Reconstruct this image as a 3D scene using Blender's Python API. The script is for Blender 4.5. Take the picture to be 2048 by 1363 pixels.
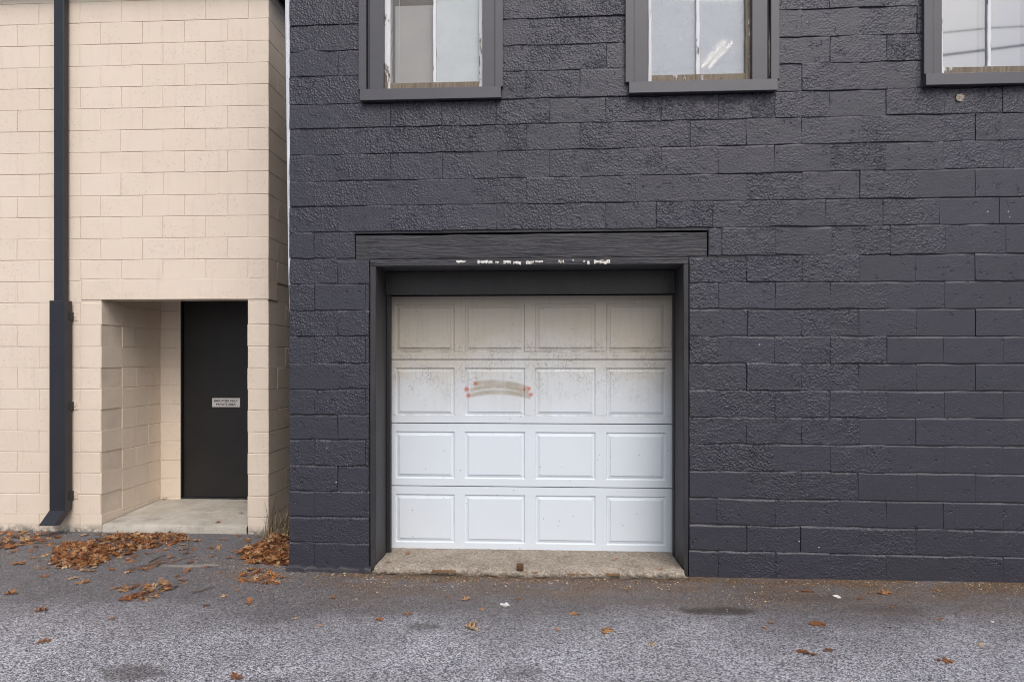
import bpy, math, random
import numpy as np
from mathutils import Vector, Matrix

for o in list(bpy.data.objects):
    bpy.data.objects.remove(o, do_unlink=True)
scene = bpy.context.scene
COL = scene.collection
R = math.radians

# ------------------------------------------------------------------ camera
FOCAL = 1290.0            # focal length of the photograph in its own pixels (2048 wide)
HORIZON = 720.0           # row of the horizon
YAW = math.atan(66.0 / FOCAL)
EYE = 1.63
cam_d = bpy.data.cameras.new('camera')
cam_d.sensor_fit = 'HORIZONTAL'
cam_d.sensor_width = 36.0
cam_d.lens = 36.0 * FOCAL / 2048.0
cam_d.shift_y = (HORIZON - 681.5) / 2048.0
cam_d.clip_start = 0.05
cam_d.clip_end = 600.0
cam = bpy.data.objects.new('camera', cam_d)
COL.objects.link(cam)
cam.location = (0, 0, EYE)
cam.rotation_euler = (R(90), 0, YAW)
scene.camera = cam

# ------------------------------------------------------------------ sky, sun, exposure
SUN_EL, SUN_AZ = R(50), R(160)          # sun behind the camera, veiled by cloud
world = bpy.data.worlds.new('World')
scene.world = world
world.use_nodes = True
wn = world.node_tree
wn.nodes.clear()
wo = wn.nodes.new('ShaderNodeOutputWorld')
bg = wn.nodes.new('ShaderNodeBackground')
sky = wn.nodes.new('ShaderNodeTexSky')
sky.sky_type = 'NISHITA'
sky.sun_disc = False
sky.sun_elevation = SUN_EL
sky.sun_rotation = SUN_AZ
sky.air_density = 1.0
sky.dust_density = 4.0
sky.ozone_density = 1.0
hs = wn.nodes.new('ShaderNodeHueSaturation')
hs.inputs['Saturation'].default_value = 0.78      # overcast: a paler sky
wn.links.new(sky.outputs[0], hs.inputs['Color'])
wn.links.new(hs.outputs[0], bg.inputs[0])
bg.inputs[1].default_value = 0.13
wn.links.new(bg.outputs[0], wo.inputs[0])

sun_d = bpy.data.lights.new('sun', 'SUN')
sun_d.energy = 1.45
sun_d.angle = R(45)
sun_d.color = (1.0, 0.975, 0.95)
sun = bpy.data.objects.new('sun', sun_d)
COL.objects.link(sun)
sdir = Vector((math.sin(SUN_AZ) * math.cos(SUN_EL), math.cos(SUN_AZ) * math.cos(SUN_EL), math.sin(SUN_EL)))
sun.rotation_euler = (-sdir).to_track_quat('-Z', 'Y').to_euler()
sun.location = sdir * 30

scene.view_settings.view_transform = 'Standard'
scene.view_settings.look = 'None'
scene.view_settings.gamma = 1.0
scene.view_settings.use_curve_mapping = False
scene.view_settings.exposure = 0.22
scene.render.engine = 'CYCLES'
scene.cycles.use_denoising = True
scene.cycles.denoising_input_passes = 'RGB_ALBEDO_NORMAL'
scene.cycles.pixel_filter_type = 'BLACKMAN_HARRIS'
scene.cycles.filter_width = 1.05
scene.cycles.sample_clamp_indirect = 6.0
scene.cycles.max_bounces = 6
scene.cycles.diffuse_bounces = 3
scene.cycles.glossy_bounces = 3
scene.cycles.caustics_reflective = False
scene.cycles.caustics_refractive = False
scene.cycles.use_adaptive_sampling = True
scene.cycles.adaptive_threshold = 0.015
scene.cycles.transparent_max_bounces = 12

# ------------------------------------------------------------------ survey: photo measurements -> places in the yard
CY, SY = math.cos(YAW), math.sin(YAW)
def ray(px, py):
    u = (px - 1024.0) / FOCAL
    return (u * CY - SY, u * SY + CY, -(py - HORIZON) / FOCAL)
def wall(px, py, Y):
    d = ray(px, py); t = Y / d[1]
    return d[0] * t, EYE + d[2] * t
def wx(px, Y): return wall(px, HORIZON, Y)[0]
def wz(py, px, Y): return wall(px, py, Y)[1]
def ground(px, py):
    d = ray(px, py); t = -EYE / d[2]
    return d[0] * t, d[1] * t

YW = 4.92      # face of the charcoal wall
YB = 5.92      # face of the beige wall
rng = random.Random(7)

# ------------------------------------------------------------------ helpers
def link(name, me, mat=None, parent=None, loc=(0, 0, 0), rz=0.0):
    o = bpy.data.objects.new(name, me)
    COL.objects.link(o)
    o.location = loc
    o.rotation_euler = (0, 0, rz)
    if mat is not None and me is not None and not me.materials:
        me.materials.append(mat)
    if parent is not None:
        o.parent = parent
    return o
def mesh(name, v, f, smooth=False):
    me = bpy.data.meshes.new(name)
    me.from_pydata([tuple(p) for p in v], [], f)
    me.update()
    if smooth:
        me.polygons.foreach_set('use_smooth', [True] * len(me.polygons))
    return me
def tag(o, label, cat, group=None, kind=None):
    if label: o['label'] = label
    if cat: o['category'] = cat
    if group: o['group'] = group
    if kind: o['kind'] = kind
    return o
def empty(name, loc=(0, 0, 0)):
    o = bpy.data.objects.new(name, None)
    COL.objects.link(o); o.location = loc
    return o
BOXF = [(0, 3, 2, 1), (4, 5, 6, 7), (0, 1, 5, 4), (1, 2, 6, 5), (2, 3, 7, 6), (3, 0, 4, 7)]
def boxv(x0, x1, y0, y1, z0, z1):
    return [(x0, y0, z0), (x1, y0, z0), (x1, y1, z0), (x0, y1, z0), (x0, y0, z1), (x1, y0, z1), (x1, y1, z1), (x0, y1, z1)]
class MB:
    def __init__(s): s.v, s.f = [], []
    def add(s, v, f):
        k = len(s.v); s.v += v; s.f += [tuple(i + k for i in q) for q in f]; return s
    def box(s, *a): return s.add(boxv(*a), BOXF)
    def bbox(s, x0, x1, y0, y1, z0, z1, b=0.003):
        """box with chamfered front edges (front = low y)"""
        v = [(x0, y0 + b, z0), (x1, y0 + b, z0), (x1, y0 + b, z1), (x0, y0 + b, z1),
             (x0 + b, y0, z0 + b), (x1 - b, y0, z0 + b), (x1 - b, y0, z1 - b), (x0 + b, y0, z1 - b),
             (x0, y1, z0), (x1, y1, z0), (x1, y1, z1), (x0, y1, z1)]
        f = [(4, 5, 6, 7), (0, 1, 5, 4), (1, 2, 6, 5), (2, 3, 7, 6), (3, 0, 4, 7),
             (0, 8, 9, 1), (1, 9, 10, 2), (2, 10, 11, 3), (3, 11, 8, 0), (11, 10, 9, 8)]
        return s.add(v, f)
    def tube(s, pts, r, n=6):
        pts = [Vector(p) for p in pts]
        rs = r if isinstance(r, (list, tuple)) else [r] * len(pts)
        k0 = len(s.v)
        for i, p in enumerate(pts):
            d = (pts[min(i + 1, len(pts) - 1)] - pts[max(i - 1, 0)]).normalized()
            a = d.cross(Vector((0, 0, 1)))
            if a.length < 1e-3: a = Vector((1, 0, 0))
            a.normalize(); b = d.cross(a)
            for j in range(n):
                t = 2 * math.pi * j / n
                s.v.append(tuple(p + (a * math.cos(t) + b * math.sin(t)) * rs[i]))
        for i in range(len(pts) - 1):
            for j in range(n):
                a0 = k0 + i * n + j; a1 = k0 + i * n + (j + 1) % n
                s.f.append((a0, a1, a1 + n, a0 + n))
        s.f.append(tuple(k0 + j for j in range(n))[::-1])
        s.f.append(tuple(k0 + (len(pts) - 1) * n + j for j in range(n)))
        return s
    def build(s, name, mat, parent=None, smooth=False):
        return link(name, mesh(name, s.v, s.f, smooth), mat, parent)

# ------------------------------------------------------------------ node helpers
class NT:
    def __init__(s, name):
        s.m = bpy.data.materials.new(name); s.m.use_nodes = True
        s.t = s.m.node_tree; s.t.nodes.clear()
        s.out = s.t.nodes.new('ShaderNodeOutputMaterial')
    def n(s, typ, **kw):
        nd = s.t.nodes.new(typ)
        for k, v in kw.items(): setattr(nd, k, v)
        return nd
    def set(s, sock, v):
        if v is None: return
        if isinstance(v, bpy.types.NodeSocket): s.t.links.new(v, sock)
        else: sock.default_value = v
    def pos(s):
        return s.n('ShaderNodeNewGeometry').outputs['Position']
    def xyz(s, v=None):
        sp = s.n('ShaderNodeSeparateXYZ'); s.set(sp.inputs[0], v or s.pos()); return sp.outputs
    def math(s, op, a, b=None, c=None, clamp=False):
        nd = s.n('ShaderNodeMath', operation=op, use_clamp=clamp)
        s.set(nd.inputs[0], a); s.set(nd.inputs[1], b)
        if c is not None: s.set(nd.inputs[2], c)
        return nd.outputs[0]
    def mapr(s, v, a, b, c=0.0, d=1.0, smooth=False):
        nd = s.n('ShaderNodeMapRange'); nd.clamp = True
        if smooth: nd.interpolation_type = 'SMOOTHSTEP'
        s.set(nd.inputs[0], v)
        for i, q in enumerate((a, b, c, d)): s.set(nd.inputs[i + 1], q)
        return nd.outputs[0]
    def noise(s, scale, detail=2.0, rough=0.5, vec=None, stretch=None, dist=0.0, out=0):
        nd = s.n('ShaderNodeTexNoise')
        v = vec or s.pos()
        if stretch:
            mp = s.n('ShaderNodeMapping'); s.set(mp.inputs['Vector'], v); mp.inputs['Scale'].default_value = stretch; v = mp.outputs[0]
        s.set(nd.inputs['Vector'], v)
        nd.inputs['Scale'].default_value = scale; nd.inputs['Detail'].default_value = detail
        nd.inputs['Roughness'].default_value = rough; nd.inputs['Distortion'].default_value = dist
        return nd.outputs[out]
    def voro(s, scale, feature='F1', out='Distance', vec=None, rand=1.0):
        nd = s.n('ShaderNodeTexVoronoi', feature=feature)
        s.set(nd.inputs['Vector'], vec or s.pos()); nd.inputs['Scale'].default_value = scale
        nd.inputs['Randomness'].default_value = rand
        return nd.outputs[out]
    def mix(s, f, a, b, blend='MIX'):
        nd = s.n('ShaderNodeMix', data_type='RGBA', blend_type=blend)
        s.set(nd.inputs[0], f); s.set(nd.inputs[6], a); s.set(nd.inputs[7], b)
        return nd.outputs[2]
    def ramp(s, v, stops):
        nd = s.n('ShaderNodeValToRGB'); s.set(nd.inputs[0], v)
        e = nd.color_ramp.elements
        while len(e) < len(stops): e.new(0.5)
        for el, (p, c) in zip(e, stops): el.position = p; el.color = c
        return nd.outputs[0]
    def bump(s, h, strength=0.5, dist=0.01, normal=None):
        nd = s.n('ShaderNodeBump'); s.set(nd.inputs['Height'], h)
        s.set(nd.inputs['Strength'], strength); nd.inputs['Distance'].default_value = dist
        if normal is not None: s.set(nd.inputs['Normal'], normal)
        return nd.outputs[0]
    def bsdf(s, color, rough=0.6, normal=None, metal=0.0, spec=0.5, **kw):
        b = s.n('ShaderNodeBsdfPrincipled')
        s.set(b.inputs['Base Color'], color); s.set(b.inputs['Roughness'], rough)
        s.set(b.inputs['Metallic'], metal); s.set(b.inputs['Specular IOR Level'], spec)
        if normal is not None: s.set(b.inputs['Normal'], normal)
        for k, v in kw.items(): s.set(b.inputs[k], v)
        return b
    def done(s, b):
        s.t.links.new(b.outputs[0], s.out.inputs[0]); return s.m
def C(r, g, b): return (r, g, b, 1.0)

# ------------------------------------------------------------------ materials
def mat_black_block():
    t = NT('charcoal_block_paint')
    oi = t.n('ShaderNodeObjectInfo')
    sp = t.n('ShaderNodeSeparateColor'); t.set(sp.inputs[0], oi.outputs['Color'])
    coarse, tone = sp.outputs[0], sp.outputs[1]
    big = t.noise(1.1, 3, 0.6)
    col = t.mix(t.mapr(big, 0.36, 0.66), C(.034, .035, .047), C(.036, .035, .051))
    col = t.mix(t.math('MULTIPLY', tone, 0.35), col, C(.031, .031, .042))
    # rare pale chips where the paint has gone
    chip = t.math('MULTIPLY', t.math('LESS_THAN', t.voro(13), 0.070), t.math('GREATER_THAN', big, 0.66))
    col = t.mix(chip, col, C(.40, .38, .35))
    # open cinder texture: pits between grains, only in patches
    patch = t.mapr(t.noise(5.0, 3, 0.65), 0.36, 0.60, 0.30, 1.0)
    wv = t.n('ShaderNodeVectorMath', operation='MULTIPLY_ADD')
    t.set(wv.inputs[0], t.noise(60, 2, .5, out=1)); wv.inputs[1].default_value = (.014, .014, .014); t.set(wv.inputs[2], t.pos())
    cell = t.voro(60, vec=wv.outputs[0])
    gr = t.mapr(cell, 0.10, 0.75, 1.0, 0.0)
    loose = t.mapr(t.noise(34, 2, 0.6), 0.36, 0.50, 0.25, 1.0)
    holes = t.mapr(t.noise(20, 3, 0.62), 0.30, 0.36)
    amp = t.math('MULTIPLY', coarse, patch)
    h1 = t.math('ADD', t.math('MULTIPLY', t.math('MULTIPLY', gr, loose), 0.80), 0.0)
    h1 = t.math('ADD', t.math('MULTIPLY', h1, amp), t.math('MULTIPLY', holes, t.math('MULTIPLY_ADD', amp, .5, .35)))
    h1 = t.math('ADD', h1, t.math('MULTIPLY', t.noise(120, 2, 0.65), .26))
    n1 = t.bump(h1, 1.0, 0.0105)
    return t.done(t.bsdf(col, .38, n1, spec=0.45))
def mat_mortar(base, name, rough=.6):
    t = NT(name)
    col = t.mix(t.mapr(t.noise(6, 3, .6), .35, .7), C(*base), C(*[c * .85 for c in base]))
    return t.done(t.bsdf(col, rough, t.bump(t.noise(70, 3, .6), .5, .008), spec=.4))
def mat_beige():
    t = NT('beige_block_paint')
    oi = t.n('ShaderNodeObjectInfo')
    big = t.noise(1.3, 3, .6)
    col = t.mix(t.mapr(big, .35, .68), C(.745, .643, .538), C(.712, .612, .508))
    col = t.mix(t.math('MULTIPLY', oi.outputs['Random'], .28), col, C(.685, .570, .452))
    # splash dirt just above the paving
    z = t.xyz()[2]
    dirt = t.math('MULTIPLY', t.mapr(z, .015, .085, 1, 0), t.mapr(t.noise(14, 4, .7), .35, .58))
    col = t.mix(dirt, col, C(.17, .165, .14))
    streak = t.math('MULTIPLY', t.mapr(t.noise(5, 3, .6, stretch=(4, 4, .35)), .56, .75), .18)
    col = t.mix(streak, col, C(.50, .42, .35))
    pin = t.math('MULTIPLY', t.math('LESS_THAN', t.voro(34), 0.17), t.math('GREATER_THAN', t.noise(2.6, 2, .6), 0.50))
    col = t.mix(t.math('MULTIPLY', pin, .30), col, C(.34, .27, .20))
    n1 = t.bump(t.noise(120, 3, .6), .32, .006)
    n2 = t.bump(t.math('MULTIPLY', pin, -1.0), .7, .006, n1)
    n3 = t.bump(t.noise(6, 2, .5), .20, .02, n2)
    return t.done(t.bsdf(col, t.mapr(t.noise(9, 2, .5), .3, .7, .55, .72), n3, spec=.35))
def mat_asphalt():
    t = NT('asphalt')
    p = t.xyz()
    x, y = p[0], p[1]
    cell = t.n('ShaderNodeTexVoronoi'); t.set(cell.inputs['Vector'], t.pos()); cell.inputs['Scale'].default_value = 145
    sc = t.n('ShaderNodeSeparateColor'); t.set(sc.inputs[0], cell.outputs['Color'])
    cell2 = t.n('ShaderNodeTexVoronoi'); t.set(cell2.inputs['Vector'], t.pos()); cell2.inputs['Scale'].default_value = 88
    sc2 = t.n('ShaderNodeSeparateColor'); t.set(sc2.inputs[0], cell2.outputs['Color'])
    stone = t.ramp(sc.outputs[0], [(0.0, C(.020, .019, .024)), (.30, C(.11, .108, .126)), (.60, C(.45, .447, .497)), (1.0, C(.92, .92, .97))])
    stone2 = t.ramp(sc2.outputs[0], [(0.0, C(.045, .043, .050)), (.5, C(.27, .265, .295)), (1.0, C(.58, .575, .61))])
    stone = t.mix(.35, stone, stone2)
    # binder still on top where nobody drives (towards the walls), worn to bare stone in the lane
    wob = t.math('MULTIPLY', t.math('SUBTRACT', t.noise(.9, 4, .6), .5), 1.5)
    worn = t.mapr(t.math('ADD', y, wob), 3.45, 4.75, 1.0, 0.0, True)
    binder = t.mix(t.mapr(sc.outputs[1], .55, 1.0), C(.052, .047, .049), C(.20, .185, .185))
    patch = t.mapr(t.noise(2.2, 4, .62), .38, .66)
    f = t.math('MULTIPLY', worn, t.mapr(patch, 0, 1, .72, 1.0))
    f = t.math('MAXIMUM', f, .22)
    col = t.mix(f, binder, stone)
    # leaf dust and grit washed against the foot of the walls
    d = t.math('SUBTRACT', YW, y)
    near = t.math('MULTIPLY', t.mapr(d, .05, .85, 1, 0), t.mapr(x, -1.9, -1.4, 0, 1))
    silt = t.math('MULTIPLY', near, t.mapr(t.noise(3.4, 4, .65, stretch=(.6, 1.6, 1)), .30, .56))
    silt_c = t.mix(t.mapr(sc.outputs[2], .3, .95), C(.060, .040, .026), C(.27, .175, .10))
    col = t.mix(t.math('MULTIPLY', silt, .92), col, silt_c)
    # old oil and water stains
    st = t.mapr(t.noise(1.15, 3, .55), .60, .72)
    col = t.mix(t.math('MULTIPLY', st, .40), col, C(.045, .042, .044))
    blot = t.math('MULTIPLY', t.math('SUBTRACT', t.noise(7, 5, .7), .5), 3.2)
    for (px, py, rx, ry, k) in ((1440, 1223, .27, .075, .95), (1600, 1196, .40, .07, .45), (1780, 1216, .30, .08, .35), (840, 1250, .14, .05, .55), (262, 1346, .20, .09, .6), (1045, 1345, .12, .07, .4), (740, 1220, .2, .06, .3)):
        gx, gy = ground(px, py)
        dx = t.math('DIVIDE', t.math('SUBTRACT', x, gx), rx); dy = t.math('DIVIDE', t.math('SUBTRACT', y, gy), ry)
        r2 = t.math('ADD', t.math('MULTIPLY', dx, dx), t.math('MULTIPLY', dy, dy))
        r2 = t.math('ADD', r2, blot)
        col = t.mix(t.math('MULTIPLY', t.mapr(r2, .1, 1.5, 1, 0, True), k), col, t.mix(sc.outputs[1], C(.035, .030, .029), C(.085, .072, .066)))
    for (px, py, rx, ry, k) in ((362, 1131, .20, .035, .55), (415, 1129, .09, .03, .5), (1170, 1185, .5, .05, .25), (520, 1150, .28, .10, .35)):
        gx, gy = ground(px, py)
        dx = t.math('DIVIDE', t.math('SUBTRACT', x, gx), rx); dy = t.math('DIVIDE', t.math('SUBTRACT', y, gy), ry)
        r2 = t.math('ADD', t.math('ADD', t.math('MULTIPLY', dx, dx), t.math('MULTIPLY', dy, dy)), blot)
        col = t.mix(t.math('MULTIPLY', t.mapr(r2, .1, 1.3, 1, 0, True), k), col, C(.42, .39, .34) if px < 500 else C(.20, .135, .085))
    h = t.math('ADD', t.math('MULTIPLY', cell.outputs['Distance'], -.7), t.noise(210, 2, .6))
    n1 = t.bump(h, .75, .007)
    n2 = t.bump(t.noise(5, 4, .6), .25, .03, n1)
    return t.done(t.bsdf(col, t.mapr(sc.outputs[1], 0, 1, .55, .85), n2, spec=.35))
def mat_concrete(name, c0, c1, seed=0.0, stain=C(.16, .15, .12), grit=.12):
    t = NT(name)
    col = t.mix(t.mapr(t.noise(5, 4, .65), .32, .68), C(*c0), C(*c1))
    col = t.mix(t.math('MULTIPLY', t.mapr(t.noise(2.6, 4, .7, stretch=(1, 1.6, 1)), .50, .70), .55), col, stain)
    speck = t.math('MULTIPLY', t.math('LESS_THAN', t.voro(48), .15), t.math('GREATER_THAN', t.noise(4, 2, .6), .48))
    col = t.mix(t.math('MULTIPLY', speck, .8), col, C(.05, .045, .04))
    cell = t.n('ShaderNodeSeparateColor'); t.set(cell.inputs[0], t.voro(85, out='Color'))
    col = t.mix(t.mapr(cell.outputs[0], 0, 1, 0, grit), col, C(.62, .58, .52)); col = t.mix(t.mapr(cell.outputs[1], .4, 1, 0, grit), col, C(.10, .085, .07))
    n1 = t.bump(t.noise(75, 4, .65), .55, .008)
    n2 = t.bump(t.noise(13, 3, .6), .4, .015, n1)
    return t.done(t.bsdf(col, .85, n2, spec=.25))
def mat_plain(name, c, rough=.5, bump=.1, scale=80, spec=.4, vary=.12, metal=0.0, stretch=None):
    t = NT(name)
    col = t.mix(t.mapr(t.noise(4, 3, .6, stretch=stretch), .3, .7), C(*c), C(*[q * (1 - vary) for q in c]))
    return t.done(t.bsdf(col, rough, t.bump(t.noise(scale, 3, .6, stretch=stretch), bump, .004), spec=spec, metal=metal))
def mat_timber():
    t = NT('charcoal_painted_timber')
    g = t.noise(9, 5, .62, stretch=(.45, 3, 6.5), dist=.8)
    cr = t.mapr(t.noise(6, 4, .6, stretch=(.35, 3, 9), dist=1.2), .30, .40)
    col = t.mix(t.mapr(g, .3, .7), C(.042, .041, .047), C(.052, .051, .058))
    n1 = t.bump(g, .9, .020)
    n2 = t.bump(cr, .8, .012, n1)
    return t.done(t.bsdf(col, .5, n2, spec=.4))
def mat_peeling(name, bare, cover):
    """old white sash paint flaking off grey-brown wood"""
    t = NT(name)
    grain = t.noise(30, 4, .6, stretch=(3, 3, .25))
    wood = t.mix(t.mapr(grain, .3, .7), C(*bare), C(*[c * .45 for c in bare]))
    k = t.noise(16, 5, .7, stretch=(1.6, 1.6, .45))
    k = t.math('ADD', k, t.math('MULTIPLY', t.noise(3.0, 2, .5), .45))
    flake = t.mapr(k, cover - .03, cover + .02)
    col = t.mix(flake, wood, C(.66, .67, .69))
    n1 = t.bump(flake, .8, .004)
    n2 = t.bump(grain, .4, .006, n1)
    return t.done(t.bsdf(col, .7, n2, spec=.3))
def mat_glass(name, dust, dust_c, tint=(.93, .95, .95), refl=0.0):
    t = NT(name)
    tr = t.n('ShaderNodeBsdfTransparent'); tr.inputs[0].default_value = C(*tint)
    gl = t.n('ShaderNodeBsdfGlossy'); gl.inputs['Roughness'].default_value = .03
    fr = t.n('ShaderNodeFresnel'); fr.inputs[0].default_value = 1.62
    m1 = t.n('ShaderNodeMixShader')
    t.set(m1.inputs[0], t.math('MULTIPLY', t.math('MAXIMUM', fr.outputs[0], refl), t.math('SUBTRACT', 1.0, t.n('ShaderNodeNewGeometry').outputs['Backfacing']))); t.t.links.new(tr.outputs[0], m1.inputs[1]); t.t.links.new(gl.outputs[0], m1.inputs[2])
    df = t.n('ShaderNodeBsdfDiffuse'); df.inputs[0].default_value = C(*dust_c)
    k = t.mapr(t.noise(7, 5, .65), .25, .75, dust * .75, dust * 1.25)
    m2 = t.n('ShaderNodeMixShader')
    t.set(m2.inputs[0], k); t.t.links.new(m1.outputs[0], m2.inputs[1]); t.t.links.new(df.outputs[0], m2.inputs[2])
    return t.done(m2)
def mat_leaf(name, attr):
    t = NT(name)
    if attr:
        a = t.n('ShaderNodeAttribute'); a.attribute_name = 'tint'; v = a.outputs['Fac']
    else:
        v = t.n('ShaderNodeObjectInfo').outputs['Random']
    col = t.ramp(v, [(0, C(.15, .055, .024)), (.25, C(.30, .115, .042)), (.5, C(.40, .175, .068)), (.75, C(.50, .27, .12)), (1, C(.66, .48, .28))])
    col = t.mix(t.mapr(t.noise(38, 3, .6), .42, .7), col, C(.22, .10, .045))
    tl = t.n('ShaderNodeBsdfTranslucent'); t.set(tl.inputs[0], col)
    b = t.bsdf(col, .6, t.bump(t.noise(110, 3, .6), .4, .004), spec=.3)
    m = t.n('ShaderNodeMixShader'); m.inputs[0].default_value = .22
    t.t.links.new(b.outputs[0], m.inputs[1]); t.t.links.new(tl.outputs[0], m.inputs[2])
    return t.done(m)

M = {}
M['block'] = mat_black_block()
M['mortar'] = mat_mortar((.042, .041, .048), 'charcoal_mortar', .5)
M['beige'] = mat_beige()
M['bmortar'] = mat_mortar((.71, .612, .505), 'beige_mortar', .65)
M['asphalt'] = mat_asphalt()
M['step'] = mat_concrete('step_concrete', (.50, .47, .42), (.37, .34, .29), stain=C(.17, .15, .12))
M['sill'] = mat_concrete('sill_concrete', (.30, .245, .19), (.17, .135, .10), stain=C(.11, .075, .05), grit=.42)
M['timber'] = mat_timber()
M['frame'] = mat_plain('frame_paint', (.026, .025, .027), .45, .45, 40, .45, .3, stretch=(2, 2, .3))
M['frame_worn'] = mat_plain('frame_worn', (.050, .047, .052), .55, .5, 40, .35, .45, stretch=(2, 2, .3))
M['casing'] = mat_plain('grey_window_metal', (.074, .073, .084), .42, .06, 30, .5, .1)
M['pipe'] = mat_plain('dark_downspout_metal', (.022, .023, .032), .38, .04, 30, .5, .2)
M['bdoor'] = mat_plain('black_door_paint', (.017, .0165, .017), .42, .10, 60, .4, .3)
M['fascia'] = mat_plain('dark_fascia', (.025, .024, .024), .5)
M['white'] = mat_plain('white_vinyl', (.72, .75, .80), .4, .05)
M['sash'] = mat_peeling('peeling_white_sash', (.26, .20, .15), .60)
M['sash_bare'] = mat_peeling('weathered_sash_rail', (.25, .205, .155), .88)
M['black'] = mat_plain('dark_interior', (.02, .019, .018), .9)
M['seal'] = mat_plain('rubber_seal', (.10, .105, .10), .7)
M['rust'] = mat_plain('rust', (.13, .065, .04), .85, .6, 60, .2, .4)
M['brick'] = mat_plain('old_brick', (.26, .165, .10), .9, .5, 60, .2, .4)
M['paper'] = mat_plain('white_paper', (.75, .74, .71), .8)
M['sign'] = mat_plain('sign_silver', (.62, .61, .60), .35, .03)
M['ink'] = mat_plain('sign_ink', (.012, .012, .014), .6)
M['leaf'] = mat_leaf('oak_leaf', False)
M['leaf_mass'] = mat_leaf('oak_leaf_mass', True)
M['twig'] = mat_plain('twig', (.13, .095, .07), .9, .5, 90)
M['straw'] = mat_plain('dry_straw', (.42, .33, .20), .8, .2, 60, .3, .4)

# ================================================================== GROUND
def gz(x, y):
    f = max(0.0, min(1.0, (4.75 - y) / .8)) * max(0.0, min(1.0, 1 - (abs(x) - 5) / 2))
    return f * (.010 * math.sin(1.3 * x + .4) * math.sin(1.9 * y) + .006 * math.sin(3.1 * x + 2.2 * y))
xs = [-300, -120, -50, -20, -11] + [-8 + .16 * i for i in range(101)] + [11, 20, 50, 120, 300]
ys = [-300, -120, -50, -20, -8, -3, -1] + [0 + .12 * i for i in range(62)] + [9, 14, 30, 90, 300]
v = [(x, y, gz(x, y)) for y in ys for x in xs]
nx = len(xs)
f = [(j * nx + i, j * nx + i + 1, (j + 1) * nx + i + 1, (j + 1) * nx + i) for j in range(len(ys) - 1) for i in range(nx - 1)]
o = link('asphalt_ground', mesh('asphalt_ground', v, f, True), M['asphalt'])
tag(o, 'worn grey asphalt lane in front of both buildings', 'ground', kind='structure')

# ================================================================== BLOCKS
def smooth_jit(n, amp, r):
    a = [r.uniform(-1, 1) for _ in range(n + 2)]
    return [amp * (a[i] * .25 + a[i + 1] * .5 + a[i + 2] * .25) * 1.5 for i in range(n)]
def block_mesh(w, hl, hr, zl, zr, d, r, jit=.003, lump=.0006, bev=.004, n=(8, 5), vbev=None, top_e=.006):
    """one concrete block, face towards -y; left end z range zl..zl+hl, right end zr..zr+hr; x 0..w
    vbev: how far the left and right edges fall back (struck joints), bev: top and bottom edges"""
    nx, ny = n
    vb = vbev or (bev, bev)
    e = .005
    us = [0, e / w] + [e / w + (1 - 2 * e / w) * i / (nx - 2) for i in range(1, nx - 2)] + [1 - e / w, 1]
    h = (hl + hr) / 2
    e1, e2 = .003, top_e
    vs = [0, e1 / h] + [e1 / h + (1 - (e1 + e2) / h) * i / (ny - 2) for i in range(1, ny - 2)] + [1 - e2 / h, 1]
    NX, NY = len(us), len(vs)
    jt, jb = smooth_jit(NX, jit, r), smooth_jit(NX, jit, r)
    jl, jr = smooth_jit(NY, jit * .6, r), smooth_jit(NY, jit * .6, r)
    ft = [bev * max(.1, min(1.15, 1 + q)) for q in smooth_jit(NX, .7, r)]
    fb = [bev * .25 * max(.1, min(1.15, 1 + q)) for q in smooth_jit(NX, .7, r)]
    V, F = [], []
    for j, b in enumerate(vs):
        for i, a in enumerate(us):
            x = w * a + jl[j] * (1 - a) + jr[j] * a
            z0 = zl + (zr - zl) * a; hh = hl + (hr - hl) * a
            z = z0 + hh * b + jb[i] * (1 - b) + jt[i] * b
            y = r.uniform(-lump, lump)
            if j == 0: y = fb[i]
            elif j == NY - 1: y = ft[i]
            elif i == 0: y = vb[0]
            elif i == NX - 1: y = vb[1]
            V.append((x, y, z))
    for j in range(NY - 1):
        for i in range(NX - 1):
            q = j * NX + i
            F.append((q, q + 1, q + NX + 1, q + NX))
    per = [i for i in range(NX)] + [(j + 1) * NX - 1 for j in range(1, NY)] + [(NY - 1) * NX + i for i in range(NX - 2, -1, -1)] + [j * NX for j in range(NY - 2, 0, -1)]
    k = len(V)
    for q in per:
        x, y, z = V[q]; V.append((x, d, z))
    m = len(per)
    for i in range(m):
        F.append((per[i], k + i, k + (i + 1) % m, per[(i + 1) % m]))
    return mesh('block', V, F, False)
def cut(rects, op):
    """take an opening (x0,x1,z0,z1) out of block rectangles (x0,x1,z0,z1)"""
    a, b, c, d = op
    out = []
    for (x0, x1, z0, z1) in rects:
        if x1 <= a + 1e-4 or x0 >= b - 1e-4 or z1 <= c + 1e-4 or z0 >= d - 1e-4:
            out.append((x0, x1, z0, z1)); continue
        ov = min(z1, d) - max(z0, c)
        if ov > .55 * (z1 - z0):
            if a - x0 > .035: out.append((x0, a, z0, z1))
            if x1 - b > .035: out.append((b, x1, z0, z1))
        elif c > z0:                      # opening starts inside the block: keep what is below
            out.append((x0, x1, z0, min(z1, c)))
        else:
            out.append((x0, x1, max(z0, d), z1))
    return out

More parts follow.
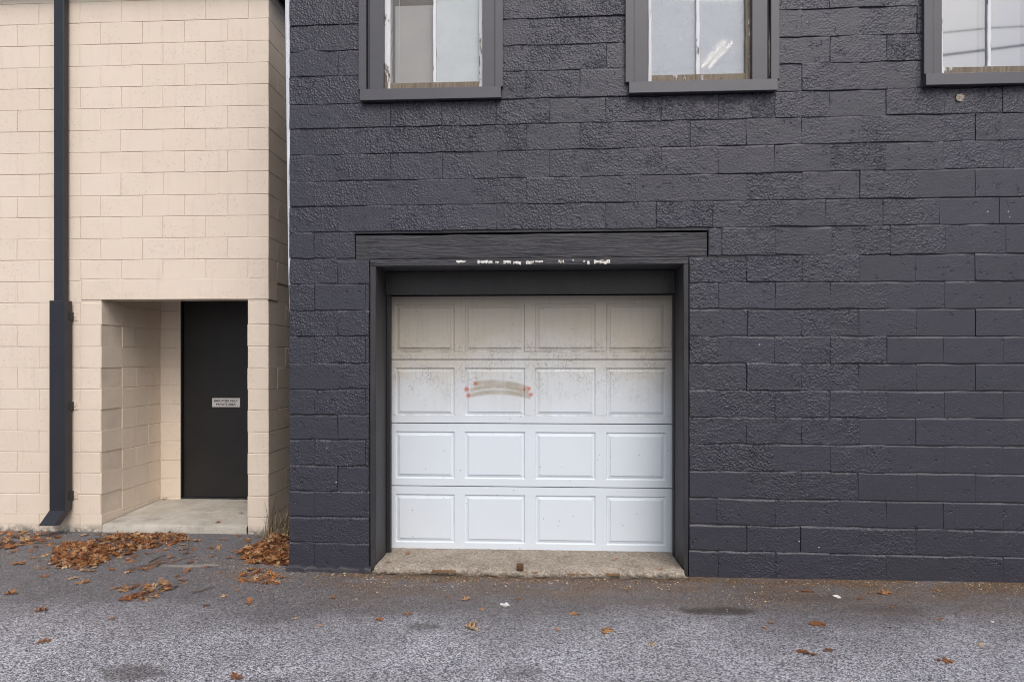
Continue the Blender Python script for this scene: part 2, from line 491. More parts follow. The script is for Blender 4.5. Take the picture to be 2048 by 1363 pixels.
# ================================================================== CHARCOAL BUILDING
black = empty('garage_building', (wx(1100, YW), YW, 0))
tag(black, 'charcoal painted rough concrete block building with white garage door', 'building')
bo = Vector(black.location)
def put(o, parent, origin):
    o.parent = parent; o.location = Vector(o.location) - origin
    return o
A = [577, 629, 731, 838, 946, 1052, 1160, 1270, 1380, 1494, 1603, 1718, 1833, 1950, 2067, 2186, 2306, 2428]
B = [577, 676, 781, 884, 993, 1100, 1212, 1322, 1436, 1550, 1660, 1773, 1888, 2006, 2126, 2246, 2367, 2428]
rl = [11, 67, 120.6, 175.5, 229, 282.7, 339, 395.5, 449, 507.5, 561.7, 616.6, 671.5, 726, 780.5, 834.6, 889.5, 945, 1001.5, 1055.8, 1108.6]
ll = [50, 102.3, 152, 208, 257, 309.4, 362.4, 412.3, 463.5, 516, 567, 619.4, 671, 725, 776.7, 828.4, 878.3, 929.4, 981, 1032, 1083.5]
ZR = [wz(y, 1830, YW) for y in rl]; ZL = [wz(y, 650, YW) for y in ll]
for k in range(4): ZR.insert(0, ZR[0] + .205); ZL.insert(0, ZL[0] + .205)
ZR.append(-.03); ZL.append(-.03)
xL, xR = wx(650, YW), wx(1830, YW)
def zline(i, x):
    t = (x - xL) / (xR - xL)
    return ZL[i] + (ZR[i] - ZL[i]) * t
X0B, X1B = wx(579, YW), wx(2428, YW)
ZTOP = ZL[0]
# openings
dL, dR = wx(738, YW), wx(1379, YW)
dT = wz(516, 1060, YW)
lintel_r = (wx(709, YW), wx(1417, YW), wz(517, 1060, YW), wz(463, 1060, YW))
WIN = [dict(l=718, r=1006, bot=186), dict(l=1251, r=1559, bot=171), dict(l=1848, r=2141, bot=156)]
for w in WIN:
    w['x0'], w['x1'] = wx(w['l'], YW), wx(w['r'], YW)
    w['zb'] = wz(w['bot'], (w['l'] + w['r']) / 2, YW)
WTOP = ZTOP - .35
openings = [(dL, dR, -1, dT), lintel_r] + [(w['x0'] + .02, w['x1'] - .02, w['zb'] + .01, WTOP) for w in WIN]
nrow = len(ZL) - 1
br = random.Random(3)
nblk = 0
for k in range(nrow):
    kk = k - 4
    left_l, right_l = (A, B) if kk % 2 == 0 else (B, A)
    if kk < 8: lat = left_l
    elif kk == 8: lat = [p for p in A if p < 760] + [1412, 1443, 1551, 1665, 1780, 1892, 2012, 2130, 2250, 2428]
    else: lat = [p for p in left_l if p < 740] + [738, 1379] + [p for p in right_l if p > 1385]
    if kk == 7: lat = [p - (8 if p > 1300 else 0) for p in lat]
    px = sorted(set(lat))
    X = [wx(p, YW) + (br.uniform(-.006, .006) if 600 < p < 2400 and abs(p - 738) > 2 and abs(p - 1379) > 2 else 0) for p in px]
    X[0] = X0B
    for a, b in zip(X[:-1], X[1:]):
        z1, z0 = zline(k, (a + b) / 2), zline(k + 1, (a + b) / 2)
        rects = [(a, b, z0, z1)]
        for op in openings: rects = cut(rects, op)
        for (x0, x1, q0, q1) in rects:
            if q1 - q0 < .03: continue
            xm = (x0 + x1) / 2
            smoothish = (xm > wx(1775, YW) and 9 <= kk <= 18) or (xm > wx(1880, YW) and kk in (6, 7, 8))
            g = br.choice([.0001, .0002, .0004, .0009])
            vb = (br.choice([.0003, .0006, .0012, .003]), br.choice([.0003, .0006, .0012, .003]))
            s0 = (zline(k + 1, x1) - zline(k + 1, x0)) / 2 if abs(q0 - z0) < 1e-6 else 0
            s1 = (zline(k, x1) - zline(k, x0)) / 2 if abs(q1 - z1) < 1e-6 else 0
            gz0, gz1 = br.choice([.0005, .001, .002]), br.choice([.0005, .001, .0025])
            zl, zr = q0 - s0 + gz0, q0 + s0 + gz0
            hl, hr = q1 - s1 - gz1 - zl, q1 + s1 - gz1 - zr
            me = block_mesh(x1 - x0 - 2 * g, hl, hr, zl, zr, .06, br, jit=.0025 if smoothish else (.0045 if kk < 8 else .0065), lump=.0006, bev=.0065 if kk < 8 else .0105, vbev=vb, top_e=.012 if kk < 8 else .015)
            o = link('block', me, M['block'], black, (x0 + g - bo.x, br.uniform(-.004, .003), 0))
            co = br.uniform(.02, .16) if smoothish else br.choice([.28, .42, .55, .7, .9]) * br.uniform(.85, 1)
            if kk >= 17: co *= .65
            o.color = (co, br.random(), br.random(), 1)
            nblk += 1
# mortar core, in panels around the openings
RC = .0105
mb = MB()
def core(x0, x1, z0, z1): mb.box(x0 - bo.x, x1 - bo.x, RC, .19, z0, z1)
core(X0B + .004, dL, -.03, dT)
core(dR, X1B - .004, -.03, dT)
core(X0B + .004, lintel_r[0], dT, lintel_r[3]); core(lintel_r[1], X1B - .004, dT, lintel_r[3])
zc0, zc1 = lintel_r[3], min(w['zb'] for w in WIN)
core(X0B + .004, X1B - .004, zc0, zc1)
edges = [X0B + .004]
for w in WIN: edges += [w['x0'] + .03, w['x1'] - .03]
edges.append(X1B - .004)
for i in range(0, len(edges), 2): core(edges[i], edges[i + 1], zc1, WTOP)
for w in WIN: core(w['x0'] + .03, w['x1'] - .03, zc1, w['zb'] + .02)
core(X0B + .004, X1B - .004, WTOP, ZTOP)
mb.build('mortar', M['mortar'], black)
# building shell behind the front: side walls, back wall, flat roof, floor of the upper room
DEPTH = 6.0
def sh(name, x0, x1, y0, y1, z0, z1, m='mortar'):
    return MB().box(x0 - bo.x, x1 - bo.x, y0, y1, z0, z1).build(name, M[m], black)
sh('side_wall', X0B + .002, X0B + .19, .19, DEPTH, -.03, ZTOP)
sh('side_wall', X1B - .19, X1B - .002, .19, DEPTH, -.03, ZTOP)
sh('back_wall', X0B + .19, X1B - .19, DEPTH - .19, DEPTH, -.03, ZTOP)
sh('roof', X0B - .05, X1B + .05, -.06, DEPTH + .05, ZTOP, ZTOP + .18, 'fascia')
sh('upper_floor', X0B + .19, X1B - .19, .62, DEPTH - .19, 2.75, 2.95, 'black')
# broken footing strip along the foot at the left corner
fr = random.Random(5)
nseg = 14
V, F = [], []
fx0, fx1 = X0B - .01, wx(745, YW)
for i in range(nseg + 1):
    x = fx0 + (fx1 - fx0) * i / nseg - bo.x
    y = -.045 + fr.uniform(-.012, .012); z = .035 + fr.uniform(-.010, .010)
    V += [(x, y, -.02), (x, y + .006, z - .012), (x, y + .02, z), (x, .004, z + .006)]
for i in range(nseg):
    for j in range(3):
        q = i * 4 + j
        F.append((q, q + 4, q + 5, q + 1))
link('footing', mesh('footing', V, F), M['mortar'], black)

# timber lintel over the garage opening
lx0, lx1, lz0, lz1 = lintel_r
def beam(name, x0, x1, y0, y1, z0, z1, mat, jit, n=24, parent=black, seed=1):
    r = random.Random(seed)
    V, F = [], []
    for i in range(n + 1):
        x = x0 + (x1 - x0) * i / n - bo.x
        a, b, c = [r.uniform(-jit, jit) for _ in range(3)]
        V += [(x, y1, z0 + a), (x, y0 + .006, z0 + a), (x, y0 + c, z0 + .008 + a), (x, y0 + c, (z0 + z1) / 2), (x, y0 + c, z1 - .008 + b), (x, y0 + .006, z1 + b), (x, y1, z1 + b)]
    for i in range(n):
        for j in range(6):
            q = i * 7 + j; F.append((q, q + 7, q + 8, q + 1))
    F += [tuple(range(7)), tuple(range(n * 7, n * 7 + 7))[::-1]]
    return link(name, mesh(name, V, F), mat, parent)
beam('lintel', lx0 + .008, lx1 - .009, .010, .19, lz0 + .004, lz1 - .016, M['timber'], .0035)

# garage door frame
YD = YW + .47
fl0, fl1 = wx(740, YW), wx(752, YW)
fr0, fr1 = wx(1366.5, YW), wx(1377, YW)
ftop, fbot = dT, wz(530, 1060, YW)
gframe = MB().bbox(fl0 - bo.x, fr1 - bo.x, -.004, .33, fbot, ftop - .002, .005).build('door_frame', M['timber'], black)
def jamb(x0, x1, seed):
    r = random.Random(seed); n = 26
    V, F = [], []
    for i in range(n + 1):
        z = -.02 + (fbot - .001 + .02) * i / n
        rot = max(0, .45 - z) / .45 * .010
        a, b = r.uniform(-.002, .002) - rot * r.random(), r.uniform(-.002, .002)
        V += [(x0 - bo.x, .33, z), (x0 - bo.x + r.uniform(0, .003) + rot * r.random(), -.002 + b + rot, z), (x0 - bo.x + .005, -.006 + b + rot * r.random(), z),
              (x1 - bo.x - .005, -.006 + b + rot * r.random(), z), (x1 - bo.x - rot * .3, b, z), (x1 - bo.x, .33, z)]
    for i in range(n):
        for j in range(5):
            q = i * 6 + j; F.append((q, q + 1, q + 7, q + 6))
    return V, F
for (a, b, s) in ((fl0, fl1, 11), (fr0, fr1, 12)):
    V, F = jamb(a, b, s)
    link('jamb', mesh('jamb', V, F), M['frame_worn'], gframe)
# inner board and stops
hb = wz(588, 1060, YW + .30)
MB().bbox(fl1 - bo.x, fr0 - bo.x, .300, .330, hb, fbot - .002, .003).build('header_board', M['frame'], gframe)
for (x0, x1) in ((fl1, wx(781, YW + .33)), (wx(1347, YW + .33), fr0)):
    MB().bbox(x0 - bo.x, x1 - bo.x, .330, .372, .03, hb + .02, .004).build('door_stop', M['frame'], gframe)
MB().box(fl1 - bo.x - .02, fr0 - bo.x + .02, .372, .52, hb + .03, fbot + .25).build('soffit_board', M['black'], gframe)
# bits of old paint showing on the lip of the frame
cr_ = random.Random(21)
pm = MB()
for (p0, p1, q0, q1) in ((913, 931, 520, 526), (955, 976, 520, 528), (977, 985, 521, 529), (991, 998, 522, 527), (1007, 1022, 520, 528), (1027, 1042, 521, 531), (1052, 1068, 521, 529),
                         (1070, 1086, 521, 526), (1117, 1128, 519, 528), (1145, 1148, 519, 522), (1166, 1170, 520, 525), (1174, 1179, 520, 532), (1188, 1220, 519, 529)):
    n = 7
    x0, z1 = wall(p0, q0, YW); x1, z0 = wall(p1, q1, YW)
    top = [(x0 + (x1 - x0) * i / n - bo.x, -.0062, z1 - cr_.random() * .25 * (z1 - z0)) for i in range(n + 1)]
    botm = [(x0 + (x1 - x0) * i / n - bo.x, -.0062, z0 + cr_.random() * .5 * (z1 - z0)) for i in range(n + 1)]
    back = [(p[0], -.002, p[2]) for p in top + botm]
    vv = top + botm + back
    N = n + 1
    ff = [(i, N + i, N + i + 1, i + 1) for i in range(n)] + [(i, i + 1, 2 * N + i + 1, 2 * N + i) for i in range(n)] + [(N + i, 3 * N + i, 3 * N + i + 1, N + i + 1) for i in range(n)]
    pm.add(vv, ff)
t = NT('bared_paint')
M['bared'] = t.done(t.bsdf(t.mix(t.mapr(t.noise(40, 3, .6), .5, .62), C(.66, .65, .62), C(.24, .17, .12)), .8))
pc = pm.build('peeled_paint', M['bared'], gframe); pc['kind'] = 'stuff'

# ------------------------------------------------------------------ garage door
def mat_garage():
    t = NT('garage_door_paint')
    p = t.xyz(); x, z = p[0], p[2]
    base = C(.665, .722, .785)
    zt, zs1, zs2 = wz(600, 1060, YD), wz(718.5, 1060, YD), wz(846.5, 1060, YD)
    xc = wx(1060, YD)
    n_big = t.noise(2.6, 4, .6)
    wob = t.math('MULTIPLY', t.math('SUBTRACT', n_big, .5), .55)
    # tan grime on the upper sections: heavy under the header, thinner in the middle where rain reaches
    cx = t.math('ABSOLUTE', t.math('SUBTRACT', x, wx(1090, YD)))
    mid = t.mapr(cx, .02, .85, 0.0, 1.0, True)
    lev = t.math('ADD', t.math('SUBTRACT', z, t.math('MULTIPLY', t.math('SUBTRACT', 1.0, mid), .17)), wob)
    tan_ = t.mapr(lev, zs1 - .26, zs1 + .14, 0.0, 1.0)
    col = t.mix(t.math('MULTIPLY', tan_, .92), base, C(.485, .405, .305))
    # the field stays a little yellower low down on the second section
    yel = t.mapr(t.math('ADD', z, wob), zs2 - .10, zs1, 0, .55)
    col = t.mix(yel, col, C(.50, .475, .41))
    # mildew specks, thick in the band round the first joint
    band = t.math('MULTIPLY', t.mapr(z, zs2 + .10, zs1 - .10), t.mapr(z, zs1 + .02, zs1 + .30, 1, 0))
    cl = t.mapr(t.noise(6.5, 3, .6), .40, .62)
    dots = t.mapr(t.noise(78, 3, .75, stretch=(1, 1, .7)), .50, .60)
    col = t.mix(t.math('MULTIPLY', t.math('MULTIPLY', dots, band), t.math('MULTIPLY', cl, .62)), col, C(.19, .18, .16))
    light = t.mapr(t.noise(60, 3, .7), .60, .66)
    col = t.mix(t.math('MULTIPLY', t.math('MULTIPLY', light, band), .5), col, C(.66, .66, .62))
    # dirt caught along the lower lip of the pressed panels
    gnz = t.mapr(t.noise(9, 4, .7, stretch=(1, 1, .2)), .36, .62)
    for (zz, kk) in ((zs1 + .0038 + .064, .75), (zs2 + .0038 + .064, .40), (zs1 + .0038 + .060 + .034, .45)):
        band_ = t.mapr(t.math('ABSOLUTE', t.math('SUBTRACT', z, zz)), .003, .011, 1, 0)
        col = t.mix(t.math('MULTIPLY', t.math('MULTIPLY', band_, gnz), kk), col, C(.20, .15, .10))
    runs = t.math('MULTIPLY', t.mapr(t.noise(10, 4, .65, stretch=(3.2, 1, .18)), .52, .72), t.mapr(z, zs2 - .05, zs1 + .1, 0, .40))
    col = t.mix(runs, col, C(.36, .33, .28))
    # rare dark nicks everywhere
    nick = t.math('MULTIPLY', t.math('LESS_THAN', t.voro(11), .055), .7)
    col = t.mix(nick, col, C(.14, .14, .15))
    faint = t.mapr(t.noise(3.2, 4, .6), .4, .75, 0, .10)
    col = t.mix(faint, col, C(.52, .54, .57))
    # sprayed strokes
    S = 5.39 / FOCAL
    fade = t.mapr(t.noise(14, 2, .5), .3, .6, .45, .82)
    drip = t.math('MULTIPLY', t.math('SUBTRACT', t.noise(45, 2, .5), .5), .018)
    for (xa, xb, xm, ya, sag, wd) in ((945, 1058, 985, 764, .0024, 7.5), (936, 1060, 992, 772, .0030, 6.5), (938, 1063, 995, 783.5, .0022, 7.5)):
        X_a, X_b, X_m = wx(xa, YD), wx(xb, YD), wx(xm, YD); Z_m = wz(ya, xm, YD)
        dx = t.math('SUBTRACT', x, X_m)
        zz = t.math('SUBTRACT', Z_m, t.math('MULTIPLY', t.math('MULTIPLY', dx, dx), sag / S))
        d = t.math('ABSOLUTE', t.math('SUBTRACT', z, zz))
        m = t.mapr(d, wd * S * .25, wd * S * .95, 1, 0, True)
        m = t.math('MULTIPLY', m, t.math('MULTIPLY', t.mapr(x, X_a, X_a + .03), t.mapr(x, X_b - .02, X_b, 1, 0)))
        m = t.math('MULTIPLY', m, fade)
        col = t.mix(m, col, C(.34, .295, .225))
    for (px, py, r) in ((933, 778, 5.5), (937, 790, 5.5), (951, 767, 4.5), (1058, 777, 5), (1062, 788, 4.5), (1048, 778, 3.5)):
        X_, Z_ = wall(px, py, YD)
        dx = t.math('SUBTRACT', x, X_); dz = t.math('SUBTRACT', z, Z_)
        d = t.math('SQRT', t.math('ADD', t.math('MULTIPLY', dx, dx), t.math('MULTIPLY', dz, dz)))
        d = t.math('ADD', d, drip)
        col = t.mix(t.math('MULTIPLY', t.mapr(d, r * S * .2, r * S * 1.4, 1, 0, True), .8), col, C(.48, .10, .055))
    n1 = t.bump(t.noise(130, 2, .5, stretch=(1, 1, .5)), .06, .003)
    n2 = t.bump(t.noise(2.2, 2, .5), .10, .02, n1)
    rough = t.mix(tan_, C(.38, .38, .38), C(.7, .7, .7))
    return t.done(t.bsdf(col, rough, n2, spec=.4))
M['garage'] = mat_garage()
gx0, gx1 = wx(782, YD), wx(1344.5, YD)
zlines = [wz(y, 1060, YD) for y in (718.5, 846.5, 973.0, 1102.0)]
SEC = zlines[0] - zlines[1]
ztops = [zlines[0] + SEC, zlines[0], zlines[1], zlines[2]]
zbots = zlines
gy = YD - YW
gd = MB().box(gx0 - bo.x + .01, gx1 - bo.x - .01, gy + .03, gy + .05, zbots[3] + .02, ztops[0] - .01).build('garage_door', M['black'], black)
cols_px = [(791, 909), (929.5, 1050), (1070.5, 1191), (1212.5, 1331.5)]
for k in range(4):
    zt, zb = ztops[k] - .0038, zbots[k] + .0038
    pz1, pz0 = zt - .066, zb + .060
    pans = [(wx(a, YD), wx(b, YD)) for a, b in cols_px]
    X = [gx0]
    for a, b in pans: X += [a, b]
    X.append(gx1)
    V, F = [], []
    Z = [zb, pz0, pz1, zt]
    for z in Z:
        for x in X: V.append((x - bo.x, gy, z))
    n = len(X)
    for j in range(3):
        for i in range(n - 1):
            if j == 1 and i % 2 == 1: continue
            q = j * n + i; F.append((q, q + 1, q + n + 1, q + n))
    # rolled edges top and bottom, ends
    kb = len(V)
    V += [(x - bo.x, gy + .028, zb - .0008) for x in X] + [(x - bo.x, gy + .028, zt + .0008) for x in X]
    for i in range(n - 1):
        F.append((i, kb + i, kb + i + 1, i + 1)); F.append((3 * n + i, 3 * n + i + 1, kb + n + i + 1, kb + n + i))
    F.append((0, n, 2 * n, 3 * n, kb + n, kb)); F.append((n - 1, kb + n - 1, kb + 2 * n - 1, 4 * n - 1, 3 * n - 1, 2 * n - 1))
    link('section', mesh('section', V, F), M['garage'], gd)
    for a, b in pans:
        rings = [(0, 0), (.006, .010), (.011, .011), (.030, .0055), (.0325, .0055), (.0350, .0000)]
        V, F = [], []
        for (ins, dep) in rings:
            V += [(a + ins - bo.x, gy + dep, pz0 + ins), (b - ins - bo.x, gy + dep, pz0 + ins), (b - ins - bo.x, gy + dep, pz1 - ins), (a + ins - bo.x, gy + dep, pz1 - ins)]
        for i in range(len(rings) - 1):
            for j in range(4):
                F.append((i * 4 + j, i * 4 + (j + 1) % 4, i * 4 + 4 + (j + 1) % 4, i * 4 + 4 + j))
        F.append(tuple(len(V) - 4 + j for j in range(4)))
        link('panel', mesh('panel', V, F), M['garage'], gd)
MB().tube([(gx0 - bo.x + .01, gy + .012, zbots[3] - .010), (gx1 - bo.x - .01, gy + .012, zbots[3] - .010)], .012, 8).build('bottom_seal', M['seal'], gd)
MB().box(gx0 - bo.x + .002, gx1 - bo.x - .002, gy + .003, gy + .026, zbots[3] - .004, zbots[3] + .0008).build('bottom_rail', M['seal'], gd)

# ------------------------------------------------------------------ windows
def film(name, c, trans=0.0, bands=None):
    t = NT(name)
    col = t.mix(t.mapr(t.noise(5, 4, .6), .35, .7), C(*c), C(*[q * .88 for q in c]))
    col = t.mix(t.mapr(t.noise(30, 2, .5, stretch=(6, 1, .3)), .45, .7, 0, .22), col, C(*[q * .82 for q in c]))
    if bands:
        x = t.xyz()[0]
        for (a, b, cc) in bands:
            m = t.math('MULTIPLY', t.mapr(x, a, a + .012), t.mapr(x, b - .012, b, 1, 0))
            col = t.mix(m, col, C(*cc))
    b = t.bsdf(col, .8, spec=.2)
    if not trans: return t.done(b)
    tr = t.n('ShaderNodeBsdfTransparent'); ms = t.n('ShaderNodeMixShader'); ms.inputs[0].default_value = trans
    t.t.links.new(b.outputs[0], ms.inputs[1]); t.t.links.new(tr.outputs[0], ms.inputs[2])
    return t.done(ms)
M['glass'] = mat_glass('window_glass', .07, (.6, .6, .6))
M['glass_mirror'] = mat_glass('reflective_window_glass', .05, (.6, .6, .62), refl=.38)
M['glass_dusty'] = mat_glass('dusty_window_glass', .30, (.60, .62, .66))
YS = .035      # sash plane behind the wall face
def window(idx, P):
    """P: photo columns of the pieces, base rows"""
    w = WIN[idx]
    X = lambda px, dy=0.0: wx(px, YW + dy) - bo.x
    zs1 = wz(P['sill'][0], P['mid'], YW - .05); zs0 = wz(P['sill'][1], P['mid'], YW - .05)
    top = WTOP + .02
    # casing: outer flanges, dark channel, inner flats on both sides, head
    m = MB()
    fl, gl, il, ir, gr, frr = P['casing']      # flange|groove|inner flat ... inner flat|groove|flange outer edges
    zf = zs1 + .004
    m.bbox(X(fl, -.03), X(gl[0], -.03), -.032, .0, zf, top + .10, .002)
    m.bbox(X(gl[1], -.02), X(il, -.02), -.020, .10, zf - .01, top, .002)
    if gl[1] > gl[0]: m.box(X(gl[0], -.03), X(gl[1], -.02), .018, .10, zf, top)
    m.bbox(X(gr[1], -.03), X(frr, -.03), -.032, .0, zf, top + .10, .002)
    m.bbox(X(ir, -.02), X(gr[0], -.02), -.020, .10, zf - .01, top, .002)
    if gr[1] > gr[0]: m.box(X(gr[0], -.02), X(gr[1], -.03), .018, .10, zf, top)
    m.bbox(X(il, -.02), X(ir, -.02), -.020, .10, top - .10, top, .002)
    m.bbox(X(fl, -.03) + .02, X(frr, -.03) - .02, -.034, .0, top + .002, top + .12, .002)
    win = m.build('window', M['casing'], black)
    a, b = X(P['sillx'][0], -.05), X(P['sillx'][1], -.05)
    sm = MB()
    sm.add([(a, -.055, zs0), (b, -.055, zs0), (b, -.052, zs1 - .004), (a, -.052, zs1 - .004), (a, -.046, zs1), (b, -.046, zs1), (b, .10, zs1 + .012), (a, .10, zs1 + .012),
            (a, -.048, zs0 - .002), (b, -.048, zs0 - .002), (b, .0, zs0 + .006), (a, .0, zs0 + .006)],
           [(0, 1, 2, 3), (3, 2, 5, 4), (4, 5, 6, 7), (1, 0, 8, 9), (9, 8, 11, 10), (0, 3, 4, 7, 11, 8), (1, 9, 10, 6, 5, 2)])
    sm.build('sill', M['casing'], win)
    # sash
    r = random.Random(40 + idx)
    def stile(p0, p1, y0, y1, z0, z1, name, mat, seed):
        q = random.Random(seed); n = 14
        V, F = [], []
        x0, x1 = X(p0, YS), X(p1, YS)
        for i in range(n + 1):
            z = z0 + (z1 - z0) * i / n; e = q.uniform(-.0018, .0018); g = q.uniform(-.0018, .0018)
            V += [(x0 + e, y1, z), (x0 + e, y0 + .004, z), (x0 + .004 + e, y0 + g, z), (x1 - .004 + g, y0 + e, z), (x1 + g, y0 + .004, z), (x1 + g, y1, z)]
        for i in range(n):
            for j in range(5):
                k = i * 6 + j; F.append((k, k + 1, k + 7, k + 6))
        F += [(0, 5, 4, 3, 2, 1), tuple(n * 6 + j for j in range(6))]
        return link(name, mesh(name, V, F), M[mat], win)
    zr0, zr1 = zs1 - .02, wz(P['rail'], P['mid'], YW + YS)
    s = P['stile']
    stile(s[0], s[1], YS - .012, .10, zr0, top - .09, 'sash_stile', P['mats'][0], 50 + idx)
    stile(s[2], s[3], YS - .012, .10, zr0, top - .09, 'sash_stile', P['mats'][1], 60 + idx)
    stile(P['muntin'][0], P['muntin'][1], YS - .006, .085, zr1, top - .09, 'muntin', P['mats'][2], 70 + idx)
    MB().bbox(X(s[1], YS) - .004, X(s[2], YS) + .004, YS - .008, .10, zr0, zr1, .004).build('bottom_rail', M['sash_bare'], win)
    pans = [(X(s[1], YS) - .003, X(P['muntin'][0], YS) + .003), (X(P['muntin'][1], YS) - .003, X(s[2], YS) + .003)]
    for k, (a, b) in enumerate(pans):
        MB().box(a, b, YS + .012 + .0002 * k, YS + .015 + .0002 * k, zr1 - .003, top - .10).build('pane', M[P['glass'][k]], win)
    return win, pans, zr1, top
w1, p1, zr, top = window(0, dict(mid=860, sill=(175, 198), sillx=(720, 1001.5), casing=(717, (732, 739.5), 767, 965.5, (990, 990), 1006), stile=(767, 781, 958.5, 966),
                            muntin=(866, 872.5), rail=165.5, mats=('sash', 'sash', 'sash'), glass=('glass', 'glass')))
M['film_a'] = film('brown_grey_window_film', (.46, .405, .38))
M['film_b'] = film('white_window_film', (.74, .745, .76))
M['card'] = mat_plain('brown_card', (.12, .08, .055), .9)
MB().box(p1[0][0] + .028, p1[0][1] + .02, YS + .055, YS + .058, zr - .02, wz(11.5, 820, YW + YS + .05)).build('window_film', M['film_a'], w1)
MB().box(p1[1][0], p1[1][1] + .02, YS + .020, YS + .022, zr - .02, top).build('window_film', M['film_b'], w1)
MB().box(p1[0][0] - .03, p1[0][1] + .02, YS + .085, YS + .088, zr - .05, top).build('backing_card', M['card'], w1)
MB().tube([(wx(798, YW + YS + .03) - bo.x, YS + .03, zr), (wx(798.5, YW + YS + .03) - bo.x, YS + .03, top - .1)], .0016, 5).build('blind_cord', M['white'], w1)
w2, p2, zr, top = window(1, dict(mid=1405, sill=(160, 183), sillx=(1258.5, 1555), casing=(1251, (1268, 1268), 1296, 1504.5, (1535, 1542), 1559), stile=(1296, 1302.5, 1490, 1504),
                            muntin=(1392, 1399), rail=149, mats=('sash', 'sash_bare', 'sash'), glass=('glass_dusty', 'glass_dusty')))
M['film_c'] = film('blue_grey_window_film', (.74, .765, .83), .16)
MB().box(p2[0][0], p2[1][1], YS + .030, YS + .0315, zr - .02, top).build('window_film', M['film_c'], w2)
w3, p3, zr, top = window(2, dict(mid=1960, sill=(144.5, 168), sillx=(1852, 2136), casing=(1848, (1866, 1866), 1884, 2090, (2108, 2108), 2141), stile=(1880, 1884.5, 2080, 2092),
                            muntin=(1974, 1981.5), rail=134, mats=('sash', 'sash', 'sash'), glass=('glass_mirror', 'glass_mirror')))
bx_ = lambda px: wx(px, YW + YS + .06)
M['film_d'] = film('pale_curtain', (.30, .31, .33), 0, [(bx_(1950), bx_(1959), (.17, .20, .21)), (bx_(1959), bx_(1975), (.27, .34, .36)), (bx_(1982), bx_(1989), (.24, .30, .33)), (bx_(1989), bx_(2036), (.24, .26, .33)), (bx_(2036), bx_(2090), (.13, .13, .19))])
MB().box(p3[0][0] - .02, p3[1][1] + .02, YS + .050, YS + .053, zr - .02, top).build('curtain', M['film_d'], w3)
for w in WIN:
    pass

# ------------------------------------------------------------------ pale bare patch, trim at the building's corner
px_, pz_ = wall(1919, 196, YW)
V = [(px_ - bo.x, -.0095, pz_)]
cr_ = random.Random(8)
for i in range(16):
    a = 2 * math.pi * i / 16; r_ = .030 * cr_.uniform(.85, 1.12)
    V.append((px_ - bo.x + r_ * math.cos(a), -.0085, pz_ + r_ * math.sin(a)))
V += [(q[0], .01, q[2]) for q in V[1:17]]
F = [(0, 1 + i, 1 + (i + 1) % 16) for i in range(16)] + [(1 + i, 17 + i, 17 + (i + 1) % 16, 1 + (i + 1) % 16) for i in range(16)]
link('bare_patch', mesh('bare_patch', V, F), M['sill'], black)
# white corner trim
zt_, zb_ = ZTOP, wz(622, 578, YW)
m = MB()
n = 18
cr_ = random.Random(9)
V, F = [], []
for i in range(n + 1):
    z = zb_ + (zt_ - zb_) * i / n
    y_img = HORIZON - (z - EYE) * FOCAL * .982 / YW
    le = min(577.3, 570.5 + .0118 * y_img) if y_img < 560 else 577.3 + (y_img - 560) / 62 * 2.4
    a = wx(le, YW + .02) - bo.x; b = X0B - bo.x + .010 + cr_.uniform(-.004, .006)
    V += [(a, .07, z), (a, .018, z), (a + .3 * (b - a), .012, z), (a + .34 * (b - a), .016, z), (a + .7 * (b - a), .012, z), (b, .014, z), (b, .07, z)]
for i in range(n):
    for j in range(6):
        q = i * 7 + j; F.append((q, q + 1, q + 8, q + 7))
link('corner_trim', mesh('corner_trim', V, F), M['white'], black)

# lit tube lamp inside the upper room, seen through the dusty middle window
lamp = empty('ceiling_lamp')
tag(lamp, 'lit twin-tube lamp glowing inside behind the dusty middle upper window', 'lamp')
def inside(px, py, Y):
    x, z = wall(px, py, Y); return Vector((x, Y, z))
pA, pB = inside(1412, 134, YW + 1.1), inside(1456, 86, YW + 3.2)
pB.z = pA.z = (pA.z + pB.z) / 2
pA = Vector((wx(1412, YW + 1.25), YW + 1.25, wz(134, 1412, YW + 1.25)))
zc = pA.z
d = ray(1456, 86); tt = (zc - EYE) / d[2]
pB = Vector((d[0] * tt, d[1] * tt, zc))
if pB.y > pA.y: pA, pB = pB, pA
lamp.location = pA
t = NT('lamp_tube'); em = t.n('ShaderNodeEmission'); em.inputs[0].default_value = C(1, .80, .60); em.inputs[1].default_value = 26.0
t.t.links.new(em.outputs[0], t.out.inputs[0]); M['tube'] = t.m
dv = (pB - pA); sd = dv.cross(Vector((0, 0, 1))).normalized()
for s in (-1, 1):
    MB().tube([sd * .035 * s, dv + sd * .035 * s], .016, 8).build('tube', M['tube'], lamp)
hv = []
for q in (Vector((0, 0, 0)), dv):
    for (s, z) in ((-.07, .03), (.07, .03), (.05, .09), (-.05, .09)):
        hv.append(tuple(q + sd * s + Vector((0, 0, z))))
link('housing', mesh('housing', hv, [(0, 1, 2, 3), (7, 6, 5, 4), (0, 4, 5, 1), (1, 5, 6, 2), (2, 6, 7, 3), (3, 7, 4, 0)]), M['white'], lamp)
MB().tube([tuple(dv * .5 + Vector((0, 0, .09))), tuple(dv * .5 + Vector((0, 0, ZTOP - pA.z - .001)))], .008, 6).build('rod', M['white'], lamp)

